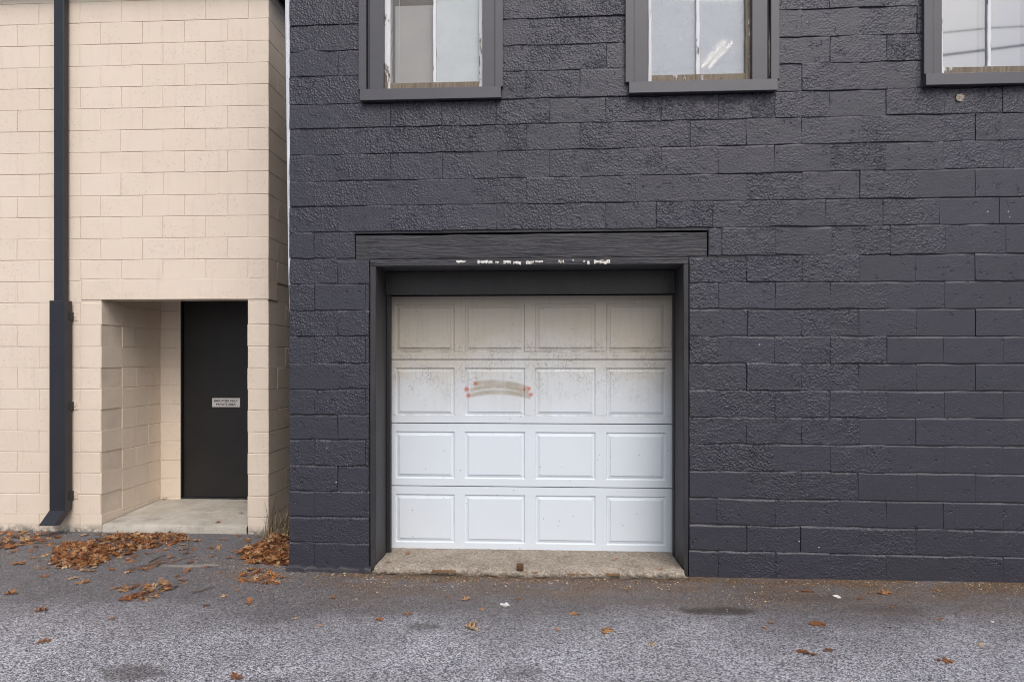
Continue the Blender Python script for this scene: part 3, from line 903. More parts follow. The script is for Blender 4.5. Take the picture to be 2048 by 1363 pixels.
# ================================================================== GARAGE SILL
def sill_slab():
    r = random.Random(31)
    x0, x1 = fl1 + .004, fr0 - .004
    nx, ny = 90, 14
    V, F = [], []
    y0, y1 = -.075, gy + .04
    for j in range(ny + 1):
        t = j / ny
        for i in range(nx + 1):
            u = i / nx
            ye = y0 + (.014 * math.sin(9 * u) + r.uniform(-.010, .010)) * (1 - t)
            xx0 = x0 - .03 * (1 - t) ** 2 if y0 < 0 else x0
            y = ye + (y1 - ye) * (t ** 1.3)
            inside_frame = y > -.008
            xa, xb = (x0, x1) if inside_frame else (x0 - .03, x1 + .04)
            z = .048 + .012 * math.exp(-((t - .15) / .25) ** 2) + r.uniform(-.003, .003) * (1 - .6 * t)
            if j == 0: z = -.02; y = ye + .012
            if j == 1: z = .006 + r.uniform(-.004, .004); y = ye + .010
            if j == 2: z = .014 + r.uniform(-.006, .006); y = ye + r.uniform(-.008, .006)
            if j == 3: z = .040 + r.uniform(-.012, .008); y = ye + .006 + r.uniform(-.006, .006)
            if j == 4: z = .056 + r.uniform(-.008, .004); y = ye + .026 + r.uniform(-.008, .008)
            V.append((xa + (xb - xa) * u, YW + y, z))
    for j in range(ny):
        for i in range(nx):
            q = j * (nx + 1) + i; F.append((q, q + 1, q + nx + 2, q + nx + 1))
    return mesh('garage_sill', V, F, True)
sl = link('garage_sill', sill_slab(), M['sill'])
tag(sl, 'crumbling stained concrete threshold under the white garage door', 'threshold')
for (px, py, wpx) in ((888, 1137, 46), (1155, 1144, 55), (1225, 1143, 26), (1062, 1139, 26)):
    x, y = wall(px, py, YW - .06)
    wd = wpx / 262
    r = random.Random(px)
    v = [(p[0] + r.uniform(-.006, .006), p[1], p[2] + r.uniform(-.004, .004)) for p in boxv(x - wd / 2, x + wd / 2, YW - .079, YW - .03, y - .022, y - .007)]
    link('brick_scrap', mesh('brick_scrap', v, BOXF), M['brick'], sl)
x, z = wall(1040, 1133, YW - .05)
MB().bbox(x - .024, x + .026, YW - .09, YW - .045, z - .016, z + .028, .006).box(x - .012, x + .012, YW - .094, YW - .089, z - .002, z + .014).build('rusty_stub', M['rust'], sl)

# ================================================================== BEIGE BUILDING
XC = wx(537, YB)                      # right corner
beige = empty('block_building', (XC, YB, 0))
tag(beige, 'beige painted concrete block building with recessed black door', 'building')
eo = Vector(beige.location)
P_ = [-430, -346, -262, -177, -92, -7, 78, 160, 242, 326, 411, 496, 537]
Q_ = [-430, -388, -304, -220, -135, -50, 34, 118, 201, 285, 369, 455, 537]
bl = [5, 47, 90.4, 133.5, 176, 218.6, 262, 305.7, 347.7, 392.5, 434.5, 477.6, 520, 562.7, 605, 649, 692.7, 735, 777.8, 818.8, 861.4, 903.4, 945, 987.6, 1028.6]
ZB = [wz(y, 150, YB) for y in bl]
ETOP = ZB[0] + .11
ZB = [ETOP] + ZB + [-.03]
oL, oR = wx(203, YB), wx(495, YB)
oT = wz(598, 350, YB)
blint = (wx(163, YB), XC, oT, wz(557, 350, YB))
ops = [(oL, oR, -1, oT), blint]
X0E = wx(-430, YB)
er = random.Random(17)
def bblock(x, y, z0, z1, w, d, rz=0.0, n=(5, 4)):
    me = block_mesh(w, z1 - z0, z1 - z0, z0, z0, d, er, jit=.0020, lump=.0003, bev=.0024, n=n, vbev=(er.choice([.0006, .001, .002]), er.choice([.0006, .001, .002])))
    return link('block', me, M['beige'], beige, (x - eo.x, y - eo.y, 0), rz)
G = .0024
SIDE_ROWS = []
for k in range(len(ZB) - 1):
    lat = P_ if k % 2 == 1 else Q_
    z1, z0 = ZB[k] - G, ZB[k + 1] + G
    X = [wx(p, YB) + (er.uniform(-.003, .003) if -430 < p < 530 else 0) for p in lat]
    corner_deep = .40 if k % 2 == 1 else .198
    for a, b in zip(X[:-1], X[1:]):
        rects = [(a, b, z0, z1)]
        for op in ops: rects = cut(rects, op)
        for (x0, x1, q0, q1) in rects:
            if q1 - q0 < .02 or x1 - x0 < .03: continue
            dp = .19
            if abs(x1 - XC) < 1e-3: dp = corner_deep
            elif abs(x1 - oL) < 1e-3: dp = .298
            xa = x0 + (G if abs(x0 - oR) > 1e-3 else 0); xb = x1 - (G if abs(x1 - XC) > 1e-3 and abs(x1 - oL) > 1e-3 else 0)
            bblock(xa, YB + er.uniform(-.0012, .0008), q0, q1, xb - xa, dp)
    if not (blint[2] < (z0 + z1) / 2 < blint[3]):
        # return wall facing the gap
        y = YB + corner_deep
        for _ in range(3):
            bblock(XC + er.uniform(-.001, .001), y + G, z0, z1, .406 - 2 * G, .18, R(90))
            y += .406
# precast lintel over the recess
me = block_mesh(blint[1] - blint[0], blint[3] - blint[2], blint[3] - blint[2], blint[2], blint[2], .198, er, jit=.0025, lump=.0004, bev=.004, n=(14, 4))
lo = link('lintel', me, M['beige'], beige, (blint[0] - eo.x, -.001, 0))
bblock(XC, YB + .20 + G, ZB[14], ZB[13], .40, .18, R(90)); bblock(XC, YB + .606 + G, ZB[14], ZB[13], .40, .18, R(90))
# recess: side wall and back wall
Y1, Y2, Y3, Y4 = 6.2216, 6.435, 6.647, 6.855
zb0 = wz(994.3, 345, Y4)
CE = 2.52
AL = [zb0 - .2] + [zb0 + .2045 * i for i in range(13)]
for i in range(len(AL) - 1):
    z0, z1 = AL[i] + G, min(AL[i + 1] - G, CE)
    if z1 - z0 < .04: continue
    segs = [(Y1, Y3), (Y3, Y4)] if i % 2 == 0 else [(Y1, Y2), (Y2, Y4)]
    for a, b in segs:
        # faces +x: local x runs along +y
        bblock(oL + er.uniform(-.001, .001), a + G, z0, z1, b - a - 2 * G, .15, R(90))
    xd = wx(361.5, Y4)
    bblock(oL + G, Y4 + er.uniform(-.001, .001), z0, z1, xd - oL - G, .15)
m = MB()
def ec(x0, x1, y0, y1, z0, z1): m.box(x0 - eo.x, x1 - eo.x, y0 - eo.y, y1 - eo.y, z0, z1)
rc = .0055
ec(X0E, oL - rc, YB + rc, YB + .19, -.03, oT); ec(oR + .002, XC - rc, YB + rc, YB + .19, -.03, oT)
ec(X0E, XC - rc, YB + rc, YB + .19, oT + .004, ETOP)
ec(XC - .18, XC - rc, YB + .19, YB + 2.6, -.03, ETOP)
ec(oL - .15, oL - rc, YB + .19, Y4 + .15, -.03, CE)
ec(oL - rc, wx(361, Y4), Y4 + rc, Y4 + .15, -.03, CE)
m.build('mortar', M['bmortar'], beige)
def es(name, x0, x1, y0, y1, z0, z1, mat):
    return MB().box(x0 - eo.x, x1 - eo.x, y0 - eo.y, y1 - eo.y, z0, z1).build(name, mat, beige)
es('recess_ceiling', oL - .15, XC - .18, YB + .19, Y4 + .2, CE, CE + .1, M['bmortar'])
es('back_wall', wx(361, Y4) + .92 + .06, XC - .18, Y4 + .01, Y4 + .15, -.03, CE, M['bmortar'])
es('back_wall', X0E, XC - .18, YB + 2.6, YB + 2.8, -.03, ETOP, M['bmortar'])
# flat roof with dark edge
es('roof', X0E - .1, XC + .14, YB - .12, YB + 3.0, ETOP + .002, ETOP + .24, M['fascia'])
# metal door in the recess
dx0 = wx(362.5, Y4); dx1 = dx0 + .92; dz0 = wz(996, 430, Y4) ; dz1 = dz0 + 2.14
fm = MB()
fm.box(dx0 - eo.x - .004, dx0 - eo.x + .006, Y4 - eo.y - .006, Y4 - eo.y + .10, dz0, dz1 + .02)
fm.box(dx1 - eo.x - .006, dx1 - eo.x + .05, Y4 - eo.y - .006, Y4 - eo.y + .10, dz0, dz1 + .02)
fm.box(dx0 - eo.x - .004, dx1 - eo.x + .05, Y4 - eo.y - .006, Y4 - eo.y + .10, dz1 + .02, CE)
bd = MB().bbox(dx0 - eo.x + .008, dx1 - eo.x - .008, Y4 - eo.y + .030, Y4 - eo.y + .075, dz0 + .008, dz1 + .016, .003).build('door', M['bdoor'], beige)
fm.build('door_frame', M['bdoor'], bd)
MB().box(dx0 - eo.x, dx1 - eo.x, Y4 - eo.y + .02, Y4 - eo.y + .10, dz0 - .03, dz0 + .006).build('threshold', M['pipe'], bd)
kx = dx1 - eo.x - .09
MB().tube([(kx, Y4 - eo.y + .031, 1.12), (kx, Y4 - eo.y - .01, 1.12)], .012, 8).tube([(kx, Y4 - eo.y - .015, 1.12), (kx, Y4 - eo.y - .045, 1.12)], .026, 12).build('door_knob', M['pipe'], bd)
# sign on the door
YSg = Y4 + .030
sx0, sz1 = wall(424.5, 795.5, YSg); sx1, sz0 = wall(480, 813.5, YSg)
MB().bbox(sx0 - eo.x, sx1 - eo.x, YSg - eo.y - .003, YSg - eo.y + .0015, sz0, sz1, .001).build('sign_plate', M['sign'], bd)
def lettering(txt, cx, cz, y, height, width, parent, org, mat):
    cu = bpy.data.curves.new('txt', 'FONT'); cu.body = txt; cu.align_x = 'CENTER'; cu.align_y = 'CENTER'; cu.size = 1.0; cu.extrude = .0; cu.offset = .028; cu.resolution_u = 3
    ob = bpy.data.objects.new('txt', cu); COL.objects.link(ob)
    dg = bpy.context.evaluated_depsgraph_get(); dg.update()
    me = bpy.data.meshes.new_from_object(ob.evaluated_get(dg))
    bpy.data.objects.remove(ob, do_unlink=True)
    co = np.array([v.co[:] for v in me.vertices])
    lo_, hi = co.min(0), co.max(0)
    kx_, kz_ = width / (hi[0] - lo_[0]), height / (hi[1] - lo_[1])
    for v in me.vertices:
        x, z = (v.co.x - (lo_[0] + hi[0]) / 2) * kx_, (v.co.y - (lo_[1] + hi[1]) / 2) * kz_
        v.co = (x, 0, z)
    me.name = 'lettering'; me.materials.clear()
    return link('lettering', me, mat, parent, (cx - org.x, y - org.y, cz))
sh_ = sz1 - sz0; sw = sx1 - sx0
lettering('EMPLOYEES ONLY', (sx0 + sx1) / 2, sz0 + sh_ * .70, YSg - .0034, sh_ * .27, sw * .86, bd, eo, M['ink'])
lettering('PRIVATE AREA', (sx0 + sx1) / 2, sz0 + sh_ * .30, YSg - .0034, sh_ * .27, sw * .70, bd, eo, M['ink'])

# ================================================================== DOORSTEP
def step():
    r = random.Random(12)
    zf, zk = wz(1050, 350, YB), dz0 - .012
    x0, x1 = oL + .012, oR - .006
    nx, ny = 30, 12
    V, F = [], []
    for j in range(ny + 3):
        for i in range(nx + 1):
            u = i / nx
            if j == 0: y, z = YB - .004, -.02
            elif j == 1: y, z = YB - .006, zf - .012
            elif j == 2: y, z = YB + .008, zf
            else:
                t = (j - 2) / ny; y = YB + .008 + (Y4 + .03 - YB - .008) * t; z = zf + (zk - zf) * t
            V.append((x0 + (x1 - x0) * u + (0), y + (r.uniform(-.002, .002) if j < 3 else 0), z + r.uniform(-.0015, .0015)))
    for j in range(ny + 2):
        for i in range(nx):
            q = j * (nx + 1) + i; F.append((q, q + 1, q + nx + 2, q + nx + 1))
    return mesh('doorstep', V, F, True)
ds = link('doorstep', step(), M['step'])
tag(ds, 'pale worn concrete step in the recess below the black door', 'step')

# ================================================================== DOWNSPOUT
yp = YB - .085
dn = empty('downspout', (wx(118, yp), YB, 0))
tag(dn, 'dark metal downspout with wider boxed lower guard on the beige wall', 'downspout')
do = Vector(dn.location)
def db(name, x0, x1, y0, y1, z0, z1, mat, parent=dn, b=.006):
    return MB().bbox(x0 - do.x, x1 - do.x, y0 - do.y, y1 - do.y, z0, z1, b).build(name, mat, parent)
zg1, zg0 = wz(600.5, 115, YB - .12), wz(1022, 115, YB - .12)
db('pipe', wx(106.8, yp), wx(127.2, yp), yp, yp + .062, zg1 - .05, ETOP - .002, M['pipe'])
yg = YB - .118
gX0, gX1 = wx(98, yg), wx(129.5, yg)
gm = MB()
gm.bbox(gX0 - do.x, gX1 - do.x, yg - do.y, yg + .092 - do.y, zg0, zg1, .005)
guard = gm.build('guard', M['pipe'], dn)
# kick-out shoe
L = .168
c = [(gX0 + .004, yg + .004, zg0), (gX1 - .004, yg + .004, zg0), (gX1 - .004, yg + .086, zg0), (gX0 + .004, yg + .086, zg0)]
dirv = Vector((0, -.80, -.62)).normalized() * L
V = [(p[0] - do.x, p[1] - do.y, p[2] + .012) for p in c]
V += [(p[0] - do.x, p[1] - do.y + dirv.y, p[2] + dirv.z - (.0 if i < 2 else .012)) for i, p in enumerate(c)]
V += [(q[0] + (.004 if i in (0, 3) else -.004), q[1] + (.004 if i < 2 else -.004), q[2]) for i, q in enumerate(V[4:8])]
V += [(q[0] + (.004 if i in (0, 3) else -.004), q[1] + (.004 if i < 2 else -.004), q[2]) for i, q in enumerate(V[0:4])]
F = [(0, 1, 5, 4), (1, 2, 6, 5), (2, 3, 7, 6), (3, 0, 4, 7)] + [(4 + i, 4 + (i + 1) % 4, 8 + (i + 1) % 4, 8 + i) for i in range(4)] + [(8 + i, 8 + (i + 1) % 4, 12 + (i + 1) % 4, 12 + i) for i in range(4)]
link('shoe', mesh('shoe', V, F), M['pipe'], dn)
for yb_ in (632.5, 810.5, 988.5):
    zc_ = wz(yb_, 150, YB)
    xa = gX1 + .0008
    xb = wx(156.5, YB)
    hgt = .037
    clip = MB().bbox(xa - do.x, xa + .004 - do.x, yg + .055 - do.y, YB - .004 - do.y, zc_ - hgt, zc_ + hgt, .001)
    clip.box(xa + .004 - do.x, wx(146, YB) - do.x, YB - .008 - do.y, YB - .004 - do.y, zc_ - hgt, zc_ + hgt)
    cl = clip.build('bracket', M['pipe'], dn)
    MB().bbox(wx(146, YB) - do.x, xb - do.x, YB - .0075 - do.y, YB + .0 - do.y, zc_ - hgt, zc_ + hgt, .0015).build('plate', M['bmortar'], cl)
    MB().tube([(wx(151, YB) - do.x, YB - .007 - do.y, zc_), (wx(151, YB) - do.x, YB - .014 - do.y, zc_)], .008, 8).build('bolt', M['bmortar'], cl)
    for s in (-1, 1):
        MB().tube([(xa + .003 - do.x, yg + .068 - do.y, zc_ + .018 * s), (xa + .0065 - do.x, yg + .068 - do.y, zc_ + .018 * s)], .0035, 6).build('rivet', M['ink'], cl)

# ================================================================== LEAVES
HALF = [(0.00, .018), (.10, .035), (.16, .16), (.20, .30), (.27, .26), (.30, .10), (.38, .07), (.44, .22), (.50, .44), (.56, .40), (.60, .26), (.60, .10), (.68, .08), (.76, .24), (.82, .30), (.86, .18), (.86, .07), (.93, .07), (1.0, .0)]
def leaf_mesh(seed, curl, fold, flat=False):
    r = random.Random(seed)
    V, F = [], []
    twist = r.uniform(-.5, .5)
    ph = r.uniform(0, 6)
    for (t, wv) in HALF:
        k = 1 + r.uniform(-.18, .18)
        k2 = 1 + r.uniform(-.18, .18)
        for (sx, kk) in ((-1, k), (0, 1), (1, k2)):
            y = wv * .92 * sx * kk
            x = t - .45 + .10 * abs(y)
            z = curl * (x * x) * 1.4 + fold * y * y * 2.2 + twist * x * y * .6 + .035 * math.sin(9 * t + ph + 3 * y)
            V.append((x, y, z))
    for i in range(len(HALF) - 1):
        a = i * 3
        F += [(a, a + 1, a + 4, a + 3), (a + 1, a + 2, a + 5, a + 4)]
    b = len(V)
    sb = r.uniform(-.12, .12)
    zz = curl * .2025 * 1.4
    V += [(-.45, -.010, zz), (-.45, .010, zz), (-.62, .008 + sb * .5, zz + .01), (-.62, -.008 + sb * .5, zz + .01), (-.78, sb, zz - .01)]
    F += [(b, b + 1, b + 2, b + 3), (b + 3, b + 2, b + 4)]
    mz = min(p[2] for p in V)
    V = [(p[0], p[1], p[2] - mz) for p in V]
    me = mesh('oak_leaf', V, F, True)
    me.materials.append(M['leaf'])
    return me
LM = [leaf_mesh(100 + i, c, f) for i, (c, f) in enumerate([(.08, .1), (.2, .25), (-.25, .15), (.4, .4), (.15, -.3), (.05, .05), (.6, .2), (-.4, -.3), (.2, .9), (.1, .03)])]
lr = random.Random(77)
def leaf(x, y, size, rot=None, z=0.0, tilt=.15, variant=None, lab=None, group=None):
    me = LM[lr.randrange(len(LM)) if variant is None else variant]
    o = bpy.data.objects.new('oak_leaf', me); COL.objects.link(o)
    o.location = (x, y, gz(x, y) + .003 + z)
    o.rotation_euler = (lr.gauss(0, tilt), lr.gauss(0, tilt), lr.uniform(0, 6.28) if rot is None else rot)
    o.scale = (size, size * lr.uniform(.8, 1.05), size * lr.uniform(.7, 1.0))
    tag(o, lab, 'leaf', group)
    return o
# single leaves lying apart on the lane: photo column, row, length (m), rotation, variant, label
SINGLE = [
    (945, 1259, .105, 2.5, 8, 'long rolled brown leaf on the lane below the sprayed strokes'),
    (1213, 1264, .115, 1.1, 0, 'tan star-shaped oak leaf on asphalt right of the garage door centre'),
    (1147, 1229, .085, .3, 0, 'pale tan oak leaf on asphalt nearer the garage sill, between rolled leaf and star leaf'),
    (1617, 1308, .125, 2.7, 0, 'broad dark brown oak leaf with spread lobes in the lower right lane'),
    (1655, 1303, .075, .5, 5, 'small orange oak leaf beside the broad dark brown one'),
    (1632, 1251, .120, .1, 9, 'long flat orange oak leaf before the charcoal wall'),
    (1888, 1323, .095, -.3, 5, 'curled tan oak leaf with long pale stem near the bottom right corner'),
    (1543, 1249, .055, .8, 3, 'small orange leaf scrap left of the long flat orange leaf'),
    (1530, 1259, .045, 1.9, 2, 'tiny yellow leaf scrap left of the long flat orange leaf'),
    (1304, 1289, .060, .5, 9, 'small golden brown leaf alone between the star leaf and the broad leaf'),
    (1115, 1263, .045, 2.2, 3, 'small olive brown leaf left of the tan star-shaped leaf'),
    (475, 1358, .085, 2.6, 6, 'curled brown leaf cut by the bottom edge of the picture'),
    (498, 1204, .085, 1.9, 4, 'tan upright oak leaf below the right-hand leaf heap'),
    (80, 1222, .095, .4, 8, 'rolled brown leaf on the lane below the downspout'),
    (85, 1282, .085, .4, 2, 'pale tan folded leaf above the bottom left corner'),
    (34, 1127, .150, -.2, 0, 'large pale yellow oak leaf left of the long leaf drift'),
    (88, 1153, .070, .3, 1, 'small pale tan oak leaf under the large pale yellow one'),
    (162, 1166, .110, .6, 3, 'orange brown curled oak leaf below the middle of the long drift'),
    (20, 1188, .100, .2, 8, 'dark brown rolled leaf by the left edge of the picture'),
    (145, 1156, .080, .3, 9, 'thin pale leaf between the pale tan leaf and the orange curled leaf'),
    (178, 1142, .100, .1, 4, 'brown oak leaf at the lower tip of the long drift'),
    (258, 1123, .100, .2, 5, 'flat tan oak leaf below the doorstep end of the drift'),
    (287, 1139, .085, .0, 8, 'rolled golden leaf beneath the grey twig'),
    (318, 1102, .085, .2, 7, 'domed tan leaf on asphalt below the doorstep'),
    (1768, 1186, .115, .2, 1, 'pale cream oak leaf lying near the foot of the charcoal wall'),
    (1614, 1182, .110, .1, 9, 'orange leaf on silt near the foot of the charcoal wall'),
    (1720, 1197, .055, .9, 3, 'small orange leaf left of the pale cream oak leaf'),
    (1876, 1181, .060, .2, 5, 'small orange leaf near the wall at far right'),
    (1785, 1213, .050, .9, 2, 'tiny brown leaf below the pale cream oak leaf'),
    (930, 1199, .075, .6, 3, 'reddish brown curled leaf just off the garage sill'),
    (965, 1220, .050, 1.6, 1, 'small orange star leaf below the reddish curled one'),
    (943, 1250, .065, .1, 4, 'small orange leaf touching the long rolled brown leaf'),
    (1036, 1198, .055, .2, 9, 'small tan leaf above the white paper scrap'),
    (662, 1194, .055, .3, 3, 'small orange leaf left on the lane below the charcoal corner'),
    (760, 1237, .070, 2.5, 8, 'small brown curled leaf below the left jamb of the garage'),
    (815, 1227, .075, .0, 4, 'thin olive leaf on the lane below the left garage panel'),
    (590, 1233, .050, .4, 1, 'small yellow leaf on the lane below the charcoal corner'),
    (640, 1246, .045, .9, 0, 'tiny tan star leaf left of the small brown curled leaf'),
    (223, 1238, .055, 1.2, 3, 'small brown leaf below the lower streak of leaves'),
    (412, 1211, .055, .8, 2, 'small tan leaf right of the lower streak of leaves'),
    (445, 1192, .070, .6, 5, 'flat tan leaf between streak and right-hand heap'),
    (474, 1180, .045, 1.4, 3, 'small bright orange leaf under the right-hand heap'),
    (1880, 1236, .050, .4, 2, 'tiny orange leaf on the lane at far right'),
    (1960, 1288, .050, .4, 3, 'small reddish leaf by the right edge of the lane'),
    (815, 1106, .060, .9, 1, 'small yellow leaf wedged in the left corner of the garage sill'),
    (775, 1124, .055, .4, 0, 'small orange star leaf on the left end of the garage sill'),
    (1228, 1119, .050, .2, 4, 'small rust coloured leaf on the garage sill right of centre'),
    (1320, 1138, .055, .1, 9, 'small brown leaf on the right end of the garage sill'),
    (482, 1027, .060, .4, 8, 'dark curled leaf on the step near the black door'),
    (436, 1045, .060, .1, 8, 'dark curled leaf on the front edge of the step'),
    (331, 997, .095, .5, 3, 'brown oak leaf in the back corner of the recess'),
]
for (px, py, s, rot, var, lab) in SINGLE:
    x, y = ground(px, py); z = 0
    if 'garage sill' in lab and py < 1150:
        z = .056; y = (EYE - z) / (-ray(px, py)[2]) * ray(px, py)[1]; x = ray(px, py)[0] / ray(px, py)[1] * y
    if 'step' in lab or 'recess' in lab:
        for _ in range(6):
            tt = (y - YB) / (Y4 - YB); z = wz(1050, 350, YB) + (dz0 - .012 - wz(1050, 350, YB)) * max(0, min(1, tt))
            y = (EYE - z) / (-ray(px, py)[2]) * ray(px, py)[1]
        x = ray(px, py)[0] / ray(px, py)[1] * y
    leaf(x, y, s, rot, z, .06, var, lab)
# heaps: polygons in photo coordinates, pile height, count of individuals on top, count beneath
def inpoly(x, y, poly):
    c = False; n = len(poly)
    for i in range(n):
        (x1, y1), (x2, y2) = poly[i], poly[i - 1]
        if (y1 > y) != (y2 > y) and x < (x2 - x1) * (y - y1) / (y2 - y1) + x1: c = not c
    return c
HEAPS = [
    ([(104, 1112), (115, 1088), (180, 1082), (250, 1068), (320, 1062), (372, 1066), (380, 1080), (335, 1092), (280, 1098), (262, 1108), (215, 1122), (190, 1136), (130, 1138), (100, 1130)], .026, 120, 560,
     'brown oak leaf in the long drift below the downspout and doorstep', 'leaves of the long drift'),
    ([(585, 1062), (585, 1132), (545, 1128), (505, 1128), (470, 1110), (490, 1094), (520, 1086), (545, 1070), (570, 1060)], .038, 62, 330,
     'brown oak leaf heaped in the gap at the charcoal corner', 'leaves of the corner heap'),
    ([(-60, 1064), (0, 1064), (60, 1064), (110, 1068), (100, 1078), (30, 1096), (-60, 1108)], .02, 26, 150,
     'brown oak leaf in the thin drift at the left edge along the beige wall', 'leaves of the left edge drift'),
    ([(222, 1178), (300, 1170), (340, 1160), (378, 1158), (372, 1172), (330, 1186), (296, 1204), (240, 1202), (270, 1186)], .012, 22, 26,
     'tan oak leaf in the loose streak on the lane below the long drift', 'leaves of the lower streak'),
    ([(462, 1148), (500, 1140), (560, 1146), (560, 1170), (500, 1166), (466, 1160)], .012, 15, 18,
     'orange oak leaf in the scatter spilling from the corner heap', 'leaves spilling from the corner heap'),
    ([(360, 1068), (580, 1072), (470, 1108), (380, 1130), (300, 1140), (330, 1100)], .004, 14, 8,
     'scattered oak leaf on dark asphalt between drift and corner heap', 'leaves between drift and heap'),
]
mv, mf, mt = [], [], []
def add_mass(x, y, z, size, rx, ry, rz, tint):
    me = LM[lr.randrange(len(LM))]
    mtx = Matrix.Translation((x, y, z)) @ Matrix.Rotation(rz, 4, 'Z') @ Matrix.Rotation(ry, 4, 'Y') @ Matrix.Rotation(rx, 4, 'X') @ Matrix.Scale(size, 4)
    k = len(mv)
    for v_ in me.vertices: mv.append(tuple(mtx @ v_.co)); mt.append(tint)
    for p_ in me.polygons: mf.append(tuple(i + k for i in p_.vertices))
for (poly, hgt, nt, nm, lab, grp) in HEAPS:
    x0, x1 = min(p[0] for p in poly), max(p[0] for p in poly); y0, y1 = min(p[1] for p in poly), max(p[1] for p in poly)
    cx, cy_ = sum(p[0] for p in poly) / len(poly), sum(p[1] for p in poly) / len(poly)
    def pick():
        while True:
            px, py = lr.uniform(x0, x1), lr.uniform(y0, y1)
            if not inpoly(px, py, poly): continue
            x, y = ground(px, py)
            if y > YB - .05 and x < XC + .03: continue
            if y > YW - .06 and x > X0B - .05: continue
            # height falls off to the rim
            rim = 0
            for q in (.35, .7, 1.0):
                if all(inpoly(px + (a * q) * 26, py + (b * q) * 12, poly) for a, b in ((1, 0), (-1, 0), (0, 1), (0, -1))): rim = q
            return x, y, .25 + .75 * rim
    for _ in range(nm):
        x, y, k = pick()
        add_mass(x, y, .004 + lr.random() * hgt * k * .85, lr.uniform(.038, .080), lr.gauss(0, .28), lr.gauss(0, .28), lr.uniform(0, 6.28), lr.random() ** 1.2)
    for _ in range(int(nm * .16)):
        px, py = cx + (lr.choice(poly)[0] - cx) * lr.uniform(.7, 1.3) + lr.gauss(0, 14), cy_ + (lr.choice(poly)[1] - cy_) * lr.uniform(.7, 1.3) + lr.gauss(0, 6)
        x, y = ground(px, py)
        if (y > YB - .06 and x < XC + .04) or (y > YW - .08 and x > X0B - .06) or y < 3: continue
        add_mass(x, y, .003, lr.uniform(.04, .085), lr.gauss(0, .1), lr.gauss(0, .1), lr.uniform(0, 6.28), lr.random())
    for _ in range(nt):
        x, y, k = pick()
        leaf(x, y, lr.uniform(.050, .095), None, hgt * k * lr.uniform(.7, 1.0), .30 if hgt > .02 else .12, None, lab, grp)
me = mesh('leaf_litter', mv, mf, True)
at = me.attributes.new('tint', 'FLOAT', 'POINT'); at.data.foreach_set('value', mt)
o = link('leaf_litter', me, M['leaf_mass']); tag(o, 'packed brown oak leaves making up the drifts by the walls', 'leaf litter', kind='stuff')

# crumbled leaf and grit at the foot of the walls
cv, cf, ct = [], [], []
def crumb(x, y, s, z=0.0):
    k = len(cv); a = lr.uniform(0, 6.28); ca, sa = math.cos(a), math.sin(a)
    h = s * lr.uniform(.15, .5); zz = gz(x, y) + .001 + z
    for (u, w_, q) in ((-1, -.4, 0), (1, -.5, h * .3), (.6, .6, h), (-.7, .5, h * .6)):
        cv.append((x + s * (u * ca - w_ * sa), y + s * (u * sa + w_ * ca), zz + q))
        ct.append(0)
    tn = lr.random()
    for i in range(4): ct[k + i] = tn
    cf.append((k, k + 1, k + 2, k + 3))
for _ in range(6500):
    x = lr.uniform(wx(585, YW), X1B); d = abs(lr.gauss(0, .16))
    dens = .5 + .5 * math.sin(2.3 * x + 1) * math.sin(.9 * x)
    if lr.random() > .25 + .75 * dens: continue
    y = YW - .012 - d
    if fl0 - .05 < x < fr1 + .05: y -= .075
    crumb(x, y, lr.choice([.002, .003, .003, .004, .005, .008]))
for _ in range(1500):
    px, py = lr.gauss(500, 60), lr.gauss(1140, 22)
    if px > 582 or py < 1075: continue
    x, y = ground(px, py); crumb(x, y, lr.choice([.003, .004, .006]))
for _ in range(900):
    px, py = lr.gauss(150, 90), lr.gauss(1105, 26)
    if py < 1070: continue
    x, y = ground(px, py); crumb(x, y, lr.choice([.003, .004, .006]))
for _ in range(500):
    px, py = lr.gauss(1540, 60), lr.gauss(1200, 12)
    x, y = ground(px, py); crumb(x, y, lr.choice([.003, .004, .005]))
for _ in range(420):
    x = lr.uniform(fl1 + .02, fr0 - .02); crumb(x, YW + lr.uniform(-.02, .40), lr.choice([.003, .004, .006]), .056)
for _ in range(260):
    x, y = lr.uniform(-4, 4.5), lr.uniform(2.6, 4.9); crumb(x, y, lr.choice([.003, .004, .006]))
me = mesh('leaf_crumbs', cv, cf)
at = me.attributes.new('tint', 'FLOAT', 'POINT'); at.data.foreach_set('value', ct)
t = NT('crumbs'); a = t.n('ShaderNodeAttribute'); a.attribute_name = 'tint'
M['crumb'] = t.done(t.bsdf(t.ramp(a.outputs['Fac'], [(0, C(.16, .075, .03)), (.4, C(.36, .19, .085)), (.75, C(.46, .33, .19)), (1, C(.66, .60, .50))]), .85, spec=.2))
o = link('leaf_crumbs', me, M['crumb']); tag(o, 'crumbled leaf bits and grit along the foot of the walls', 'debris', kind='stuff')

# ================================================================== SMALL THINGS ON THE GROUND
def twig(pts, r0, lab, seed):
    r = random.Random(seed)
    P = [ground(*p) for p in pts]
    P3 = []
    for i in range(len(P) - 1):
        for k in range(5):
            t_ = k / 5
            x = P[i][0] + (P[i + 1][0] - P[i][0]) * t_; y = P[i][1] + (P[i + 1][1] - P[i][1]) * t_
            P3.append((x + r.uniform(-.006, .006), y + r.uniform(-.006, .006), gz(x, y) + r0 + .002 + r.uniform(0, .006)))
    P3.append((P[-1][0], P[-1][1], r0 + .002))
    n = len(P3)
    o = MB().tube(P3, [r0 * (1 - .6 * i / n) for i in range(n)], 6).build('twig', M['twig'], None, True)
    tag(o, lab, 'twig')
twig([(283, 1135), (312, 1128), (345, 1124), (392, 1113)], .006, 'long grey twig lying on the lane below the doorstep', 1)
twig([(298, 1126), (312, 1118), (330, 1110)], .005, 'short dark twig crossing the long grey one', 2)
